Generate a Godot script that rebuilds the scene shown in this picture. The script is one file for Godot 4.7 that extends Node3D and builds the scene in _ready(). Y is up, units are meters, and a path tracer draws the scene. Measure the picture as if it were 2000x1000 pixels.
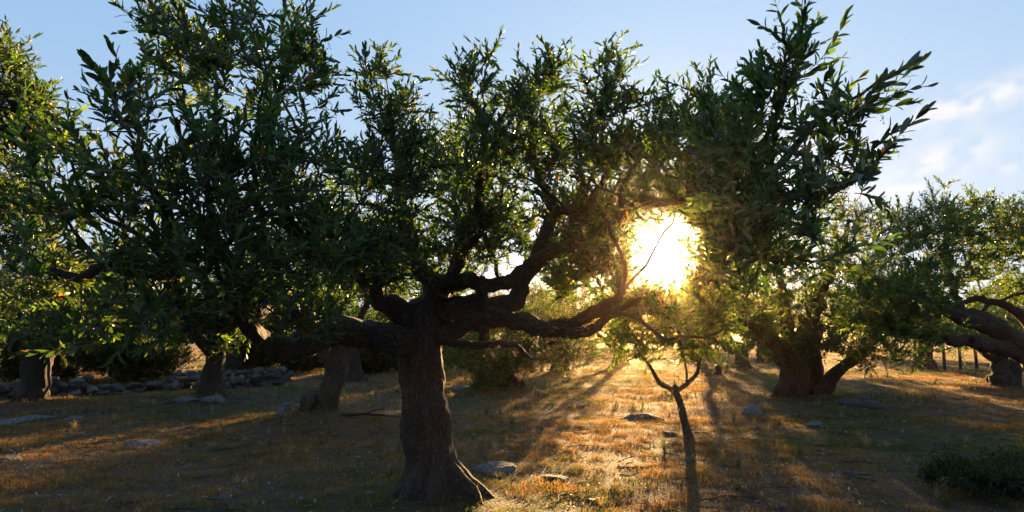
extends Node3D
# An olive grove at sunset, looking towards the low sun. Metres, y up, the camera 1.2 m above the grass.

const SUN_DIR := Vector3(0.2416, 0.1175, -0.9632)
const EXPOSURE := 7.4

class Buf:
	var v := PackedVector3Array()
	var n := PackedVector3Array()
	var t := PackedVector2Array()
	var c := PackedColorArray()
	var i := PackedInt32Array()
	func vert(p: Vector3, nn: Vector3, uv: Vector2, col: Color) -> void:
		v.append(p)
		n.append(nn)
		t.append(uv)
		c.append(col)
	func tri(a: int, b: int, d: int) -> void:
		i.append(a)
		i.append(b)
		i.append(d)
	func commit(m: ArrayMesh, mat: Material) -> ArrayMesh:
		var a := []
		a.resize(Mesh.ARRAY_MAX)
		a[Mesh.ARRAY_VERTEX] = v
		a[Mesh.ARRAY_NORMAL] = n
		a[Mesh.ARRAY_TEX_UV] = t
		a[Mesh.ARRAY_COLOR] = c
		a[Mesh.ARRAY_INDEX] = i
		m.add_surface_from_arrays(Mesh.PRIMITIVE_TRIANGLES, a)
		m.surface_set_material(m.get_surface_count() - 1, mat)
		return m

var rng := RandomNumberGenerator.new()
var lump := FastNoiseLite.new()
var patchy := FastNoiseLite.new()
var bark: StandardMaterial3D
var twig_bark: StandardMaterial3D
var pale_bark: StandardMaterial3D
var red_bark: StandardMaterial3D
var leaf_mat: StandardMaterial3D
var shrub_mat: StandardMaterial3D
var straw_mat: StandardMaterial3D
var stone_mats: Array[StandardMaterial3D] = []
var leaf_tints: Array[StandardMaterial3D] = []
var leaf_meshes: Array[ArrayMesh] = []
var sprays: Array[ArrayMesh] = []        # leafy shoots that grow along +y
var spray_leaves: Array = []             # for each shoot the places of its leaves: [Transform3D, length]
var bare_shoots: Array[ArrayMesh] = []
var shrub_sprays: Array[ArrayMesh] = []
var rocks: Array[ArrayMesh] = []
var mounds: Array = []                   # [x, z, radius, height]
var taken := {}


func _ready() -> void:
	var cam := Camera3D.new()
	cam.name = "camera"
	cam.position = Vector3(0, 1.2, 0)
	cam.rotation_degrees.x = 7.2
	cam.fov = 45.5
	cam.near = 0.05
	cam.far = 2000.0
	add_child(cam)
	cam.current = true

	var env := Environment.new()
	env.background_mode = Environment.BG_SKY
	var sky := Sky.new()
	var pan := PanoramaSkyMaterial.new()
	pan.panorama = ImageTexture.create_from_image(sky_picture())
	sky.sky_material = pan
	env.sky = sky
	env.background_energy_multiplier = 1.0 / EXPOSURE
	env.tonemap_mode = Environment.TONE_MAPPER_LINEAR
	env.tonemap_exposure = EXPOSURE
	env.volumetric_fog_enabled = true
	env.volumetric_fog_density = 0.0005
	env.volumetric_fog_albedo = Color(1.0, 0.86, 0.66)
	env.volumetric_fog_anisotropy = 0.94
	env.sdfgi_enabled = true
	env.ssao_enabled = true
	env.ssil_enabled = true
	var we := WorldEnvironment.new()
	we.name = "environment"
	we.environment = env
	add_child(we)

	var sun := DirectionalLight3D.new()
	sun.name = "sun"
	sun.light_energy = 1.6
	sun.light_color = Color(1.0, 0.81, 0.54)
	sun.light_angular_distance = 0.5
	sun.shadow_enabled = true
	add_child(sun)
	sun.look_at_from_position(SUN_DIR * 50.0, Vector3.ZERO)

	rng.seed = 4711
	lump.seed = 3
	lump.frequency = 1.0
	lump.fractal_octaves = 3
	patchy.seed = 11
	patchy.frequency = 0.45
	patchy.fractal_octaves = 4
	make_materials()
	make_leaves()
	mounds = [[-0.56, -4.6, 0.55, 0.05], [-2.6, -8.1, 0.75, 0.2], [5.1, -10.9, 1.3, 0.12], [-5.45, -11.2, 0.9, 0.1], [-7.5, -9.8, 1.0, 0.15],
		[-0.2, -12.8, 0.9, 0.12], [9.8, -12.5, 0.9, 0.15], [1.9, -7.0, 0.3, 0.03], [6.6, -10.6, 1.1, 0.1], [-2.0, -7.9, 0.8, 0.06]]

	build_ground()
	build_trees()
	build_wall()
	build_shrubs()
	build_rocks()
	build_small_things()
	build_grass()


# ---------------------------------------------------------------- sky

func soft(a: float, b: float, x: float) -> float:
	return smoothstep(a, b, x)

func sky_picture() -> Image:
	var w := 2048
	var h := 1024
	var im := Image.create(w, h, false, Image.FORMAT_RGBF)
	im.fill(Color(0.16, 0.13, 0.09))
	var cloud := FastNoiseLite.new()
	cloud.seed = 21
	cloud.frequency = 1.0
	cloud.fractal_octaves = 5
	cloud.fractal_gain = 0.55
	var banks := [[37.5, 17.0, 5.6, 1.1, 0.16], [36.0, 13.0, 3.2, 1.45, 0.3], [40.5, 12.3, 1.2, 0.6, 0.1], [31.5, 11.0, 3.4, 0.9, 0.1], [52.0, 15.0, 7.0, 2.0, 0.2], [-58.0, 20.0, 9.0, 1.6, 0.1], [75.0, 24.0, 12.0, 2.0, 0.2], [120.0, 22.0, 16.0, 3.0, 0.1]]
	var s := SUN_DIR.normalized()
	for j in range(0, h / 2):
		var up := (0.5 - (j + 0.5) / h) * PI
		var el := rad_to_deg(up)
		for k in w:
			var az := wrapf((k + 0.5) / w * TAU, -PI, PI)      # the panorama begins at -z
			var d := Vector3(sin(az) * cos(up), sin(up), -cos(az) * cos(up))
			var a := rad_to_deg(acos(clampf(d.dot(s), -1.0, 1.0)))
			var hz := exp(-el / 13.0)
			var c := Vector3(0.20, 0.445, 0.80).lerp(Vector3(0.78, 0.86, 0.95), hz)
			c += Vector3(0.55, 0.48, 0.32) * exp(-a / 25.0)
			c += Vector3(1.0, 0.84, 0.62) * 0.9 * exp(-a / 5.0)
			c += Vector3(0.12, 0.10, 0.05) * hz * exp(-absf(wrapf(rad_to_deg(az) - 14.0, -180.0, 180.0)) / 40.0)
			c += Vector3(1.0, 0.90, 0.72) * 90.0 * exp(-pow(a / 1.35, 2.0))
			if el < 40.0:
				var cl := 0.0
				var deg := rad_to_deg(az)
				for b in banks:
					var dx: float = (deg - b[0]) / b[2]
					var dy: float = (el - b[1] - (deg - b[0]) * b[4]) / b[3]
					var r := dx * dx + dy * dy
					if r < 4.0:
						var nn := cloud.get_noise_3d(deg * 0.3 + el * 0.1, el * 0.6 - deg * 0.09, 3.0)
						cl += exp(-r * 1.1) * soft(-0.4, 0.3, nn) * 1.15
				cl = minf(cl, 0.85)
				c = c.lerp(Vector3(1.02, 1.0, 1.0), cl)
			im.set_pixel(k, j, Color(c.x, c.y, c.z))
	return im


# ---------------------------------------------------------------- materials

func ramp_picture(n: FastNoiseLite, size: int, stops: Array) -> Image:
	var g := n.get_seamless_image(size, size)
	g.convert(Image.FORMAT_L8)
	var data := g.get_data()
	var out := PackedByteArray()
	out.resize(size * size * 3)
	var lut: Array[Color] = []
	var gr := Gradient.new()
	gr.offsets = PackedFloat32Array(stops.map(func(q): return q[0]))
	gr.colors = PackedColorArray(stops.map(func(q): return (q[1] as Color).linear_to_srgb()))
	for q in 256:
		lut.append(gr.sample(q / 255.0))
	for q in size * size:
		var c := lut[data[q]]
		out[q * 3] = int(c.r * 255.0)
		out[q * 3 + 1] = int(c.g * 255.0)
		out[q * 3 + 2] = int(c.b * 255.0)
	return Image.create_from_data(size, size, false, Image.FORMAT_RGB8, out)

func noise(sd: int, freq: float, oct: int, ridged := false) -> FastNoiseLite:
	var n := FastNoiseLite.new()
	n.seed = sd
	n.frequency = freq
	n.fractal_octaves = oct
	n.fractal_type = FastNoiseLite.FRACTAL_RIDGED if ridged else FastNoiseLite.FRACTAL_FBM
	return n

func tex(im: Image) -> ImageTexture:
	return ImageTexture.create_from_image(im)

func make_materials() -> void:
	var bn := noise(5, 0.022, 5, true)
	bark = StandardMaterial3D.new()
	bark.albedo_texture = tex(ramp_picture(bn, 512, [[0.0, Color(0.15, 0.118, 0.085)], [0.4, Color(0.085, 0.062, 0.043)], [0.7, Color(0.038, 0.027, 0.019)], [1.0, Color(0.01, 0.008, 0.006)]]))
	bark.heightmap_enabled = true
	bark.heightmap_texture = tex(bn.get_seamless_image(512, 512, true))
	bark.heightmap_scale = 5.0
	bark.roughness = 0.88
	bark.detail_enabled = true
	bark.detail_blend_mode = BaseMaterial3D.BLEND_MODE_MUL
	bark.detail_albedo = tex(ramp_picture(noise(8, 0.01, 4), 256, [[0.0, Color(0.55, 0.58, 0.55)], [0.5, Color(0.85, 0.82, 0.76)], [1.0, Color(1, 1, 1)]]))
	bark.detail_uv_layer = BaseMaterial3D.DETAIL_UV_1

	pale_bark = bark.duplicate()
	pale_bark.albedo_color = Color(1.3, 1.26, 1.17)
	red_bark = bark.duplicate()
	red_bark.albedo_color = Color(1.3, 1.05, 0.9)
	twig_bark = StandardMaterial3D.new()
	twig_bark.albedo_color = Color(0.15, 0.125, 0.085).linear_to_srgb()
	twig_bark.roughness = 0.8

	leaf_mat = StandardMaterial3D.new()
	leaf_mat.albedo_color = Color(1, 1, 1)
	leaf_mat.vertex_color_use_as_albedo = true
	leaf_mat.roughness = 0.42
	leaf_mat.metallic_specular = 0.5
	leaf_mat.backlight_enabled = true
	leaf_mat.backlight = Color(1.1, 1.1, 0.5)
	leaf_mat.cull_mode = BaseMaterial3D.CULL_DISABLED
	for c in [Color(0.05, 0.082, 0.03), Color(0.075, 0.11, 0.045), Color(0.038, 0.066, 0.034), Color(0.09, 0.125, 0.04), Color(0.30, 0.15, 0.03)]:
		var m: StandardMaterial3D = leaf_mat.duplicate()
		m.vertex_color_use_as_albedo = false
		m.albedo_color = (c as Color).linear_to_srgb()
		leaf_tints.append(m)
	shrub_mat = leaf_mat.duplicate()
	shrub_mat.roughness = 0.5

	straw_mat = StandardMaterial3D.new()
	straw_mat.vertex_color_use_as_albedo = true
	straw_mat.roughness = 0.65
	straw_mat.backlight_enabled = true
	straw_mat.backlight = Color(1.0, 0.95, 0.75)
	straw_mat.cull_mode = BaseMaterial3D.CULL_DISABLED

	var sn := noise(31, 0.02, 6)
	var sp := tex(ramp_picture(sn, 512, [[0.0, Color(0.05, 0.05, 0.04)], [0.38, Color(0.14, 0.135, 0.12)], [0.52, Color(0.34, 0.33, 0.31)], [0.7, Color(0.44, 0.43, 0.41)], [1.0, Color(0.55, 0.53, 0.48)]]))
	var sh := tex(noise(33, 0.02, 6).get_seamless_image(512, 512))
	for tint in [Color(0.85, 0.85, 0.87), Color(0.66, 0.66, 0.68), Color(0.85, 0.72, 0.6), Color(0.48, 0.47, 0.46)]:
		var m := StandardMaterial3D.new()
		m.albedo_texture = sp
		m.albedo_color = tint
		m.uv1_triplanar = true
		m.uv1_scale = Vector3.ONE * 1.3
		m.heightmap_enabled = true
		m.heightmap_texture = sh
		m.heightmap_scale = 3.0
		m.roughness = 0.9
		stone_mats.append(m)


# ---------------------------------------------------------------- shapes

func catmull(p: Array, r: Array, step: float) -> Array:
	var op := PackedVector3Array()
	var orr := PackedFloat32Array()
	var n := p.size()
	for k in n - 1:
		var a: Vector3 = p[maxi(k - 1, 0)]
		var b: Vector3 = p[k]
		var c: Vector3 = p[k + 1]
		var d: Vector3 = p[mini(k + 2, n - 1)]
		var m := maxi(1, int(ceil(b.distance_to(c) / step)))
		for q in m:
			var u := float(q) / m
			op.append(b.cubic_interpolate(c, a, d, u))
			orr.append(lerpf(r[k], r[k + 1], u))
	op.append(p[n - 1])
	orr.append(r[n - 1])
	return [op, orr]

func tube(b: Buf, p: PackedVector3Array, r: PackedFloat32Array, sides: int, rough := 0.0, flare := 0.0, ph := 0.0) -> void:
	var n := p.size()
	var first := b.v.size()
	var col := Color(1, 1, 1)
	var u := Vector3.ZERO
	var at := PackedVector3Array()
	var dirs := PackedVector3Array()
	var along := 0.0
	var r0 := r[0]
	var tiles := maxf(1.0, roundf(TAU * r[n / 2] / 0.2))
	var vs := PackedFloat32Array()
	for k in n:
		var tan := (p[mini(k + 1, n - 1)] - p[maxi(k - 1, 0)]).normalized()
		if k == 0:
			u = tan.cross(Vector3(0.31, 0.11, 0.94)).normalized()
		else:
			along += p[k].distance_to(p[k - 1])
			u = (u - tan * u.dot(tan)).normalized()
		var w := tan.cross(u)
		vs.append(along)
		for s in sides:
			var g := TAU * s / sides
			var d := u * cos(g) + w * sin(g)
			var rr := r[k]
			if rough > 0.0:
				var q := p[k] + d * rr
				rr *= 1.0 + rough * (lump.get_noise_3d(q.x * 3.2 + ph, q.y * 2.6, q.z * 3.2) * 1.7 + 0.35 * lump.get_noise_3d(q.x * 11.0, q.y * 5.0, q.z * 11.0 + ph) + 0.3 * sin(g * 5.0 + ph + along * 2.1) * lump.get_noise_2d(along * 1.3, ph) + (0.6 * (0.25 - absf(lump.get_noise_3d(cos(g + along * 0.7) * r[k] * 22.0, along * 1.4 + ph, sin(g + along * 0.7) * r[k] * 22.0))) if sides > 16 else 0.0))
			if flare > 0.0:
				var e := exp(-maxf(along - 0.05, 0.0) / 0.24)
				rr *= 1.0 + flare * e * (0.5 + 0.75 * maxf(0.0, sin(g * 3.0 + ph) * 0.6 + sin(g * 5.0 + ph * 2.0) * 0.5))
			at.append(p[k] + d * rr)
			dirs.append(d)
	for k in n:
		for s in sides + 1:
			var q := s % sides
			var nn := dirs[k * sides + q]
			if rough > 0.0:
				var e1 := at[k * sides + (q + 1) % sides] - at[k * sides + (q + sides - 1) % sides]
				var e2 := at[mini(k + 1, n - 1) * sides + q] - at[maxi(k - 1, 0) * sides + q]
				var cr := e1.cross(e2)
				if cr.length_squared() > 1e-14:
					cr = cr.normalized()
					nn = cr if cr.dot(nn) > 0.0 else -cr
			b.vert(at[k * sides + q], nn, Vector2(float(s) / sides * tiles, vs[k] / 1.0), col)
	var row := sides + 1
	for k in n - 1:
		for s in sides:
			var a := first + k * row + s
			b.tri(a, a + row, a + 1)
			b.tri(a + 1, a + row, a + row + 1)
	var tip := b.v.size()
	var tdir := (p[n - 1] - p[n - 2]).normalized()
	b.vert(p[n - 1] + tdir * r[n - 1] * 0.6, tdir, Vector2(0.5, vs[n - 1] / 1.5), col)
	for s in sides:
		b.tri(first + (n - 1) * row + s, tip, first + (n - 1) * row + s + 1)

# a lance-shaped leaf from the origin along +y, facing +z
func leaf_into(b: Buf, t: Transform3D, length: float, width: float, bend: float, fold: float, col: Color) -> void:
	var first := b.v.size()
	var ts := [0.0, 0.13, 0.38, 0.66, 0.88, 1.0]
	var ws := [0.10, 0.52, 0.96, 1.0, 0.66, 0.08]
	for k in 6:
		var u: float = ts[k]
		var y := length * u
		var z := -bend * length * u * u
		var hw: float = width * 0.5 * ws[k]
		var slope := Vector3(0, 1, -2.0 * bend * u).normalized()
		var up := Vector3(1, 0, 0).cross(slope)
		for s in [-1.0, 0.0, 1.0]:
			var p := Vector3(s * hw, y, z + absf(s) * hw * fold)
			var nn := (up + Vector3(-s * fold * 0.8, 0, 0)).normalized()
			b.vert(t * p, (t.basis * nn).normalized(), Vector2(s * 0.5 + 0.5, u), col)
	for k in 5:
		for s in 2:
			var a := first + k * 3 + s
			b.tri(a, a + 3, a + 1)
			b.tri(a + 1, a + 3, a + 4)

func leaf_colour() -> Color:
	var c := Color(0.04, 0.092, 0.036).lerp(Color(0.108, 0.18, 0.07), pow(rng.randf(), 1.1))
	var k := rng.randf()
	if k < 0.16:
		c = Color(0.028, 0.052, 0.036)
	elif k > 0.8 and k < 0.93:
		c = Color(0.12, 0.145, 0.10)      # silvery underside turned out
	elif k > 0.988:
		c = Color(0.26, 0.14, 0.03)
	elif k > 0.93:
		c = Color(0.12, 0.135, 0.04)
	return c

func make_leaves() -> void:
	for m in leaf_tints:
		m.albedo_color = m.albedo_color.darkened(0.08)
		m.backlight = m.albedo_color.srgb_to_linear() * Color(1.2, 1.1, 0.6)
	for v in 4:
		var lb := Buf.new()
		leaf_into(lb, Transform3D(), 1.0, 0.29, [0.08, 0.2, -0.06, 0.3][v], [0.35, 0.2, 0.5, 0.3][v], Color.WHITE)
		leaf_meshes.append(lb.commit(ArrayMesh.new(), leaf_tints[v]))
	for v in 14:
		var m := ArrayMesh.new()
		var stem := Buf.new()
		var foliage := Buf.new()
		var places := []
		var length := rng.randf_range(0.13, 0.25)
		var pts := PackedVector3Array()
		var rad := PackedFloat32Array()
		var lean := Vector3(rng.randf_range(-0.14, 0.14), 0, rng.randf_range(-0.14, 0.14))
		for k in 7:
			var u := k / 6.0
			pts.append(Vector3(0, length * u, 0) + lean * u * u)
			rad.append(lerpf(0.0019, 0.0008, u))
		tube(stem, pts, rad, 4)
		var pairs := rng.randi_range(7, 11)
		var turn := rng.randf() * TAU
		for k in pairs + 1:
			var u := lerpf(0.12, 1.0, float(k) / pairs)
			var p := Vector3(0, length * u, 0) + lean * u * u
			var axis := (Vector3(0, length, 0) + lean * 2.0 * u).normalized()
			turn += PI / 2 + rng.randf_range(-0.35, 0.35)
			for s in 2:
				if rng.randf() < 0.1:
					continue
				var g := turn + PI * s + rng.randf_range(-0.25, 0.25)
				var open := lerpf(0.9, 0.25, pow(u, 1.4)) + rng.randf_range(-0.3, 0.4)
				var side := Vector3(cos(g), 0, sin(g))
				var y := (axis * cos(open) + side * sin(open)).normalized()
				var z := (axis - y * y.dot(axis)).normalized()
				if z.length_squared() < 0.1:
					z = side
				var b := Basis(y.cross(z), y, z).rotated(y, rng.randf_range(-0.7, 0.7))
				var ln := rng.randf_range(0.038, 0.058) * (0.72 if u > 0.93 else 1.0)
				var t := Transform3D(b, p)
				places.append([t, ln])
				leaf_into(foliage, t, ln, ln * rng.randf_range(0.25, 0.33), rng.randf_range(-0.2, 0.45), rng.randf_range(0.1, 0.6), leaf_colour())
		if v in [2, 5, 8]:      # flower buds on short stalks
			for q in 3:
				var base := pts[2 + q]
				var g := rng.randf() * TAU
				var d := Vector3(cos(g), 0.2, sin(g)).normalized()
				var hp := PackedVector3Array([base, base + d * 0.02, base + d * 0.034 + Vector3(0, -0.01, 0), base + d * 0.044 + Vector3(0, -0.028, 0)])
				tube(stem, hp, PackedFloat32Array([0.0007, 0.0006, 0.0006, 0.0005]), 3)
				for w in 9:
					var c := hp[1].lerp(hp[3], w / 8.0) + Vector3(rng.randf_range(-1, 1), rng.randf_range(-1, 1), rng.randf_range(-1, 1)) * 0.006
					bead(foliage, c, 0.0022, Color(0.11, 0.14, 0.06))
		foliage.commit(m, leaf_mat)
		stem.commit(m, twig_bark)
		sprays.append(m)
		spray_leaves.append(places)
		bare_shoots.append(stem.commit(ArrayMesh.new(), twig_bark))
	for v in 4:      # evergreen scrub: short broad leaves all round a branching sprig
		var m := ArrayMesh.new()
		var f := Buf.new()
		for q in 46:
			var y := rng.randf()
			var g := rng.randf() * TAU
			var d := Vector3(cos(g), rng.randf_range(0.1, 1.1), sin(g)).normalized()
			var p := Vector3(cos(g) * 0.09, y * 0.3, sin(g) * 0.09) * rng.randf_range(0.3, 1.0)
			var z := d.cross(Vector3(rng.randf_range(-1, 1), 0.3, rng.randf_range(-1, 1))).normalized()
			var c := Color(0.035, 0.055, 0.02).lerp(Color(0.075, 0.10, 0.035), rng.randf())
			leaf_into(f, Transform3D(Basis(d.cross(z), d, z), p), rng.randf_range(0.03, 0.055), rng.randf_range(0.015, 0.024), 0.1, 0.25, c)
		f.commit(m, shrub_mat)
		shrub_sprays.append(m)

func bead(b: Buf, p: Vector3, r: float, col: Color) -> void:
	var first := b.v.size()
	for d in [Vector3.UP, Vector3.RIGHT, Vector3.BACK, Vector3.LEFT, Vector3.FORWARD, Vector3.DOWN]:
		b.vert(p + d * r, d, Vector2.ZERO, col)
	for k in 4:
		b.tri(first, first + 1 + k, first + 1 + (k + 1) % 4)
		b.tri(first + 5, first + 1 + (k + 1) % 4, first + 1 + k)


# ---------------------------------------------------------------- naming

func numbered(called: String) -> String:
	var n: int = taken.get(called, 0)
	taken[called] = n + 1
	return called if n == 0 else "%s_%03d" % [called, n]

func tag(o: Node, label: String, category := "", group := "", kind := "") -> void:
	if label:
		o.set_meta("label", label)
	if category:
		o.set_meta("category", category)
	if group:
		o.set_meta("group", group)
	if kind:
		o.set_meta("kind", kind)

func thing(called: String, label: String, category: String, where: Vector3, group := "") -> Node3D:
	var o := Node3D.new()
	o.name = numbered(called)
	add_child(o)
	o.position = where
	tag(o, label, category, group)
	return o

func part(called: String, m: Mesh, parent: Node, t := Transform3D()) -> MeshInstance3D:
	var o := MeshInstance3D.new()
	o.name = called
	o.mesh = m
	o.transform = t
	parent.add_child(o, true)
	return o

func scatter(called: String, m: Mesh, places: Array, tints: Array, parent: Node) -> MultiMeshInstance3D:
	var mm := MultiMesh.new()
	mm.transform_format = MultiMesh.TRANSFORM_3D
	mm.use_colors = true
	mm.mesh = m
	mm.instance_count = places.size()
	for k in places.size():
		mm.set_instance_transform(k, places[k])
		mm.set_instance_color(k, tints[k])
	var o := MultiMeshInstance3D.new()
	o.name = called
	o.multimesh = mm
	o.set_meta("kind", "stuff")
	parent.add_child(o, true)
	return o


# ---------------------------------------------------------------- trees

func ground_at(x: float, z: float) -> float:
	var h := patchy.get_noise_2d(x * 0.9, z * 0.9) * 0.05
	for m in mounds:
		var dx: float = x - m[0]
		var dz: float = z - m[1]
		h += m[3] * exp(-(dx * dx + dz * dz) / (m[2] * m[2]))
	return h

func rand_dir() -> Vector3:
	var y := rng.randf_range(-1.0, 1.0)
	var g := rng.randf() * TAU
	var k := sqrt(1.0 - y * y)
	return Vector3(k * cos(g), y, k * sin(g))

func in_clearing(p: Vector3, clear: Array) -> bool:
	for c in clear:
		var a: Vector3 = c[0]
		var b: Vector3 = c[1]
		var q := Geometry3D.get_closest_point_to_segment(p, a, b)
		var u := a.distance_to(q) / a.distance_to(b)
		if q.distance_to(p) < lerpf(c[2], c[3], u):
			return true
	return false

# limbs: [[points], [radii]], the trunks first; lobes: [centre, radii, number of shoot ends]
func tree(o: Node3D, n_trunks: int, limbs: Array, lobes: Array, opt := {}) -> void:
	var origin := o.position
	var per: int = opt.get("per", 3)
	var thin: float = opt.get("thin", 0.7)
	var scale: float = opt.get("scale", 1.0)
	var rise: float = opt.get("rise", 0.75)
	var tint: Color = opt.get("tint", Color(1, 1, 1))
	var clear: Array = opt.get("clear", [])
	var shown: int = opt.get("leaf_shoots", 0)
	var flare: float = opt.get("flare", 0.5)
	var sides: int = opt.get("sides", 14)
	var kinds: Array = opt.get("kinds", sprays)
	var npos := PackedVector3Array()
	var npar := PackedInt32Array()
	var nlen := PackedFloat32Array()
	for k in limbs.size():
		var step := 0.035 if sides >= 30 else 0.06 if sides >= 20 else 0.1
		var cr := catmull(limbs[k][0], limbs[k][1], step)
		var p: PackedVector3Array = cr[0]
		var r: PackedFloat32Array = cr[1]
		var total := 0.0
		for q in p.size():
			p[q] -= origin
			if q and k >= n_trunks:      # limbs of an olive are crooked
				p[q] += Vector3(lump.get_noise_3d(p[q].x * 2.5, p[q].y * 2.5, k * 7.1), lump.get_noise_3d(p[q].x * 2.5, p[q].y * 2.5, k * 7.1 + 40.0), lump.get_noise_3d(p[q].z * 2.5, p[q].y * 2.5, k * 7.1 + 80.0)) * 0.06 * minf(1.0, q * 0.2)
				p[q] += Vector3(lump.get_noise_3d(p[q].x * 8.0, p[q].y * 8.0, k * 3.1), lump.get_noise_3d(p[q].x * 8.0, p[q].z * 8.0, k * 3.1 + 20.0), 0.0) * minf(0.03, r[q] * 0.5) * minf(1.0, q * 0.2)
		var b := Buf.new()
		tube(b, p, r, (sides if k < n_trunks else mini(sides, 22)) if r[0] > 0.05 else 9, 0.2, flare if k < n_trunks else 0.0, k * 1.7 + origin.x)
		if sides >= 14:
			if k < n_trunks:      # roots run out from the foot
				var turn := rng.randf() * TAU
				for q in 6:
					var g := turn + TAU * q / 6.0 + rng.randf_range(-0.3, 0.3)
					var out := Vector3(cos(g), 0, sin(g))
					var rr: float = r[0]
					var reach := rr * (rng.randf_range(1.5, 2.3) if sides > 30 else rng.randf_range(1.2, 1.6))
					var foot := Vector3(p[0].x, ground_at(origin.x + p[0].x, origin.z + p[0].z) - origin.y, p[0].z)
					var rc := catmull([foot + out * rr * 0.1 + Vector3(0, rr * (1.3 if sides > 30 else 0.7), 0), foot + out * rr * 0.62 + Vector3(0, rr * 0.5, 0), foot + out * reach * 0.62 + Vector3(0, rr * 0.02, 0), foot + out.rotated(Vector3.UP, rng.randf_range(-0.5, 0.5)) * reach * 0.9 + Vector3(0, -rr * 0.35, 0)], [rr * 0.3, rr * 0.34, rr * 0.19, rr * 0.06], 0.05)
					var rb := Buf.new()
					tube(rb, rc[0], rc[1], 12, 0.25, 0.0, g)
					part("root", rb.commit(ArrayMesh.new(), opt.get("bark", bark)), o)
			elif r[0] > 0.04:     # knots and sawn stubs
				for q in range(4, p.size() - 4, 7):
					if r[q] < 0.025 or rng.randf() < 0.45:
						continue
					var along := (p[q + 1] - p[q]).normalized()
					var out := (rand_dir() + Vector3.UP * 0.4).cross(along).normalized()
					var ln := r[q] * rng.randf_range(1.05, 1.9)
					tube(b, PackedVector3Array([p[q], p[q] + out * ln * 0.6 + along * ln * 0.1, p[q] + out * ln + along * ln * 0.25]), PackedFloat32Array([r[q] * 0.75, r[q] * 0.55, r[q] * rng.randf_range(0.2, 0.42)]), 9, 0.25, 0.0, q)
		part("trunk" if k < n_trunks else "limb", b.commit(ArrayMesh.new(), opt.get("bark", bark)), o)
		for q in p.size():
			if k < n_trunks and q < p.size() * 0.8:
				continue
			npos.append(p[q])
			npar.append(-1)
			nlen.append(0.0 if r[q] > 0.03 else 0.1)
	var webs: int = opt.get("branches", 0)
	var n_limb := npos.size()
	for k in webs:
		var from := rng.randi_range(0, n_limb - 1)
		var p := PackedVector3Array([npos[from]])
		var r := PackedFloat32Array([rng.randf_range(0.011, 0.022)])
		var d := (rand_dir() + Vector3(0, 0.6, 0)).normalized()
		var steps := rng.randi_range(6, 13)
		for q in steps:
			d = (d + rand_dir() * 0.42 + Vector3(0, 0.1, 0)).normalized()
			p.append(p[q] + d * 0.09)
			r.append(lerpf(r[0], 0.004, float(q + 1) / steps))
		var inside := false
		for l in lobes:
			var e: Vector3 = (p[steps] + origin - l[0]) / (l[1] as Vector3)
			inside = inside or e.length() < 0.95
		if not inside:
			continue
		if in_clearing(p[steps] + origin, clear) or in_clearing(p[steps / 2] + origin, clear) or (p[steps] + origin).z > -1.8:
			continue
		var b := Buf.new()
		tube(b, p, r, 8, 0.2, 0.0, k)
		part("branch", b.commit(ArrayMesh.new(), bark), o)
		for q in range(1, p.size()):
			npos.append(p[q])
			npar.append(-1)
			nlen.append(0.1)
	var targets := []
	for l in lobes:
		var c: Vector3 = l[0] - origin
		var rr: Vector3 = l[1]
		for k in maxi(2, int(l[2] * thin)):
			var t: Vector3 = c + rand_dir() * pow(rng.randf(), 0.42) * rr
			if t.y + origin.y < 0.12 or in_clearing(t + origin, clear):
				continue
			var near := INF
			for q in range(0, npos.size(), 3):
				near = minf(near, npos[q].distance_squared_to(t))
			targets.append([near, t, ((t - c) / rr).normalized()])
	targets.sort_custom(func(x, y): return x[0] < y[0])
	var paths := []
	var leafy := []
	for it in targets:
		var t: Vector3 = it[1]
		var best := 0
		var least := INF
		for q in npos.size():
			var cost := npos[q].distance_squared_to(t) + nlen[q] * 0.12
			if cost < least:
				least = cost
				best = q
		var a := npos[best]
		var dist := a.distance_to(t)
		if dist < 0.03:
			continue
		var from := Vector3.UP * 0.5
		if npar[best] >= 0:
			from = (a - npos[npar[best]]).normalized()
		var ctrl := a + from * dist * 0.38 + rand_dir() * dist * 0.12
		var steps := maxi(2, int(ceil(dist / 0.1)))
		var path := PackedInt32Array([best])
		var last := best
		for q in range(1, steps + 1):
			var u := float(q) / steps
			var p := a.lerp(ctrl, u).lerp(ctrl.lerp(t, u), u)
			npos.append(p)
			npar.append(last)
			nlen.append(nlen[last] + dist / steps)
			last = npos.size() - 1
			path.append(last)
		paths.append(path)
		var end := (npos[last] - npos[npar[last]]).normalized()
		var out: Vector3 = it[2]
		for q in per:
			var at := npos[last] if q == 0 else npos[path[rng.randi_range(maxi(1, path.size() - 3), path.size() - 1)]]
			var d := (end * 0.35 + out * 0.5 + Vector3.UP * rise + rand_dir() * (0.35 if q == 0 else 0.95)).normalized()
			leafy.append([at, d])
	var weight := PackedFloat32Array()
	weight.resize(npos.size())
	weight.fill(0.0)
	for it in paths:
		weight[it[it.size() - 1]] += 1.0
	for q in range(npos.size() - 1, -1, -1):
		if npar[q] >= 0:
			weight[npar[q]] += weight[q]
	var tb := Buf.new()
	for it in paths:
		var p := PackedVector3Array()
		var r := PackedFloat32Array()
		var cap := 0.0022 * pow(maxf(weight[it[1]], 1.0), 0.47) * 1.15
		for q in it:
			p.append(npos[q])
			r.append(minf(minf(0.026, cap), 0.0022 * pow(maxf(weight[q], 1.0), 0.47)))
		tube(tb, p, r, 5 if r[0] > 0.006 else 4)
	if tb.v.size():
		var tw := part("twigs", tb.commit(ArrayMesh.new(), twig_bark), o)
		tw.set_meta("kind", "stuff")
	var put := []
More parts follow.
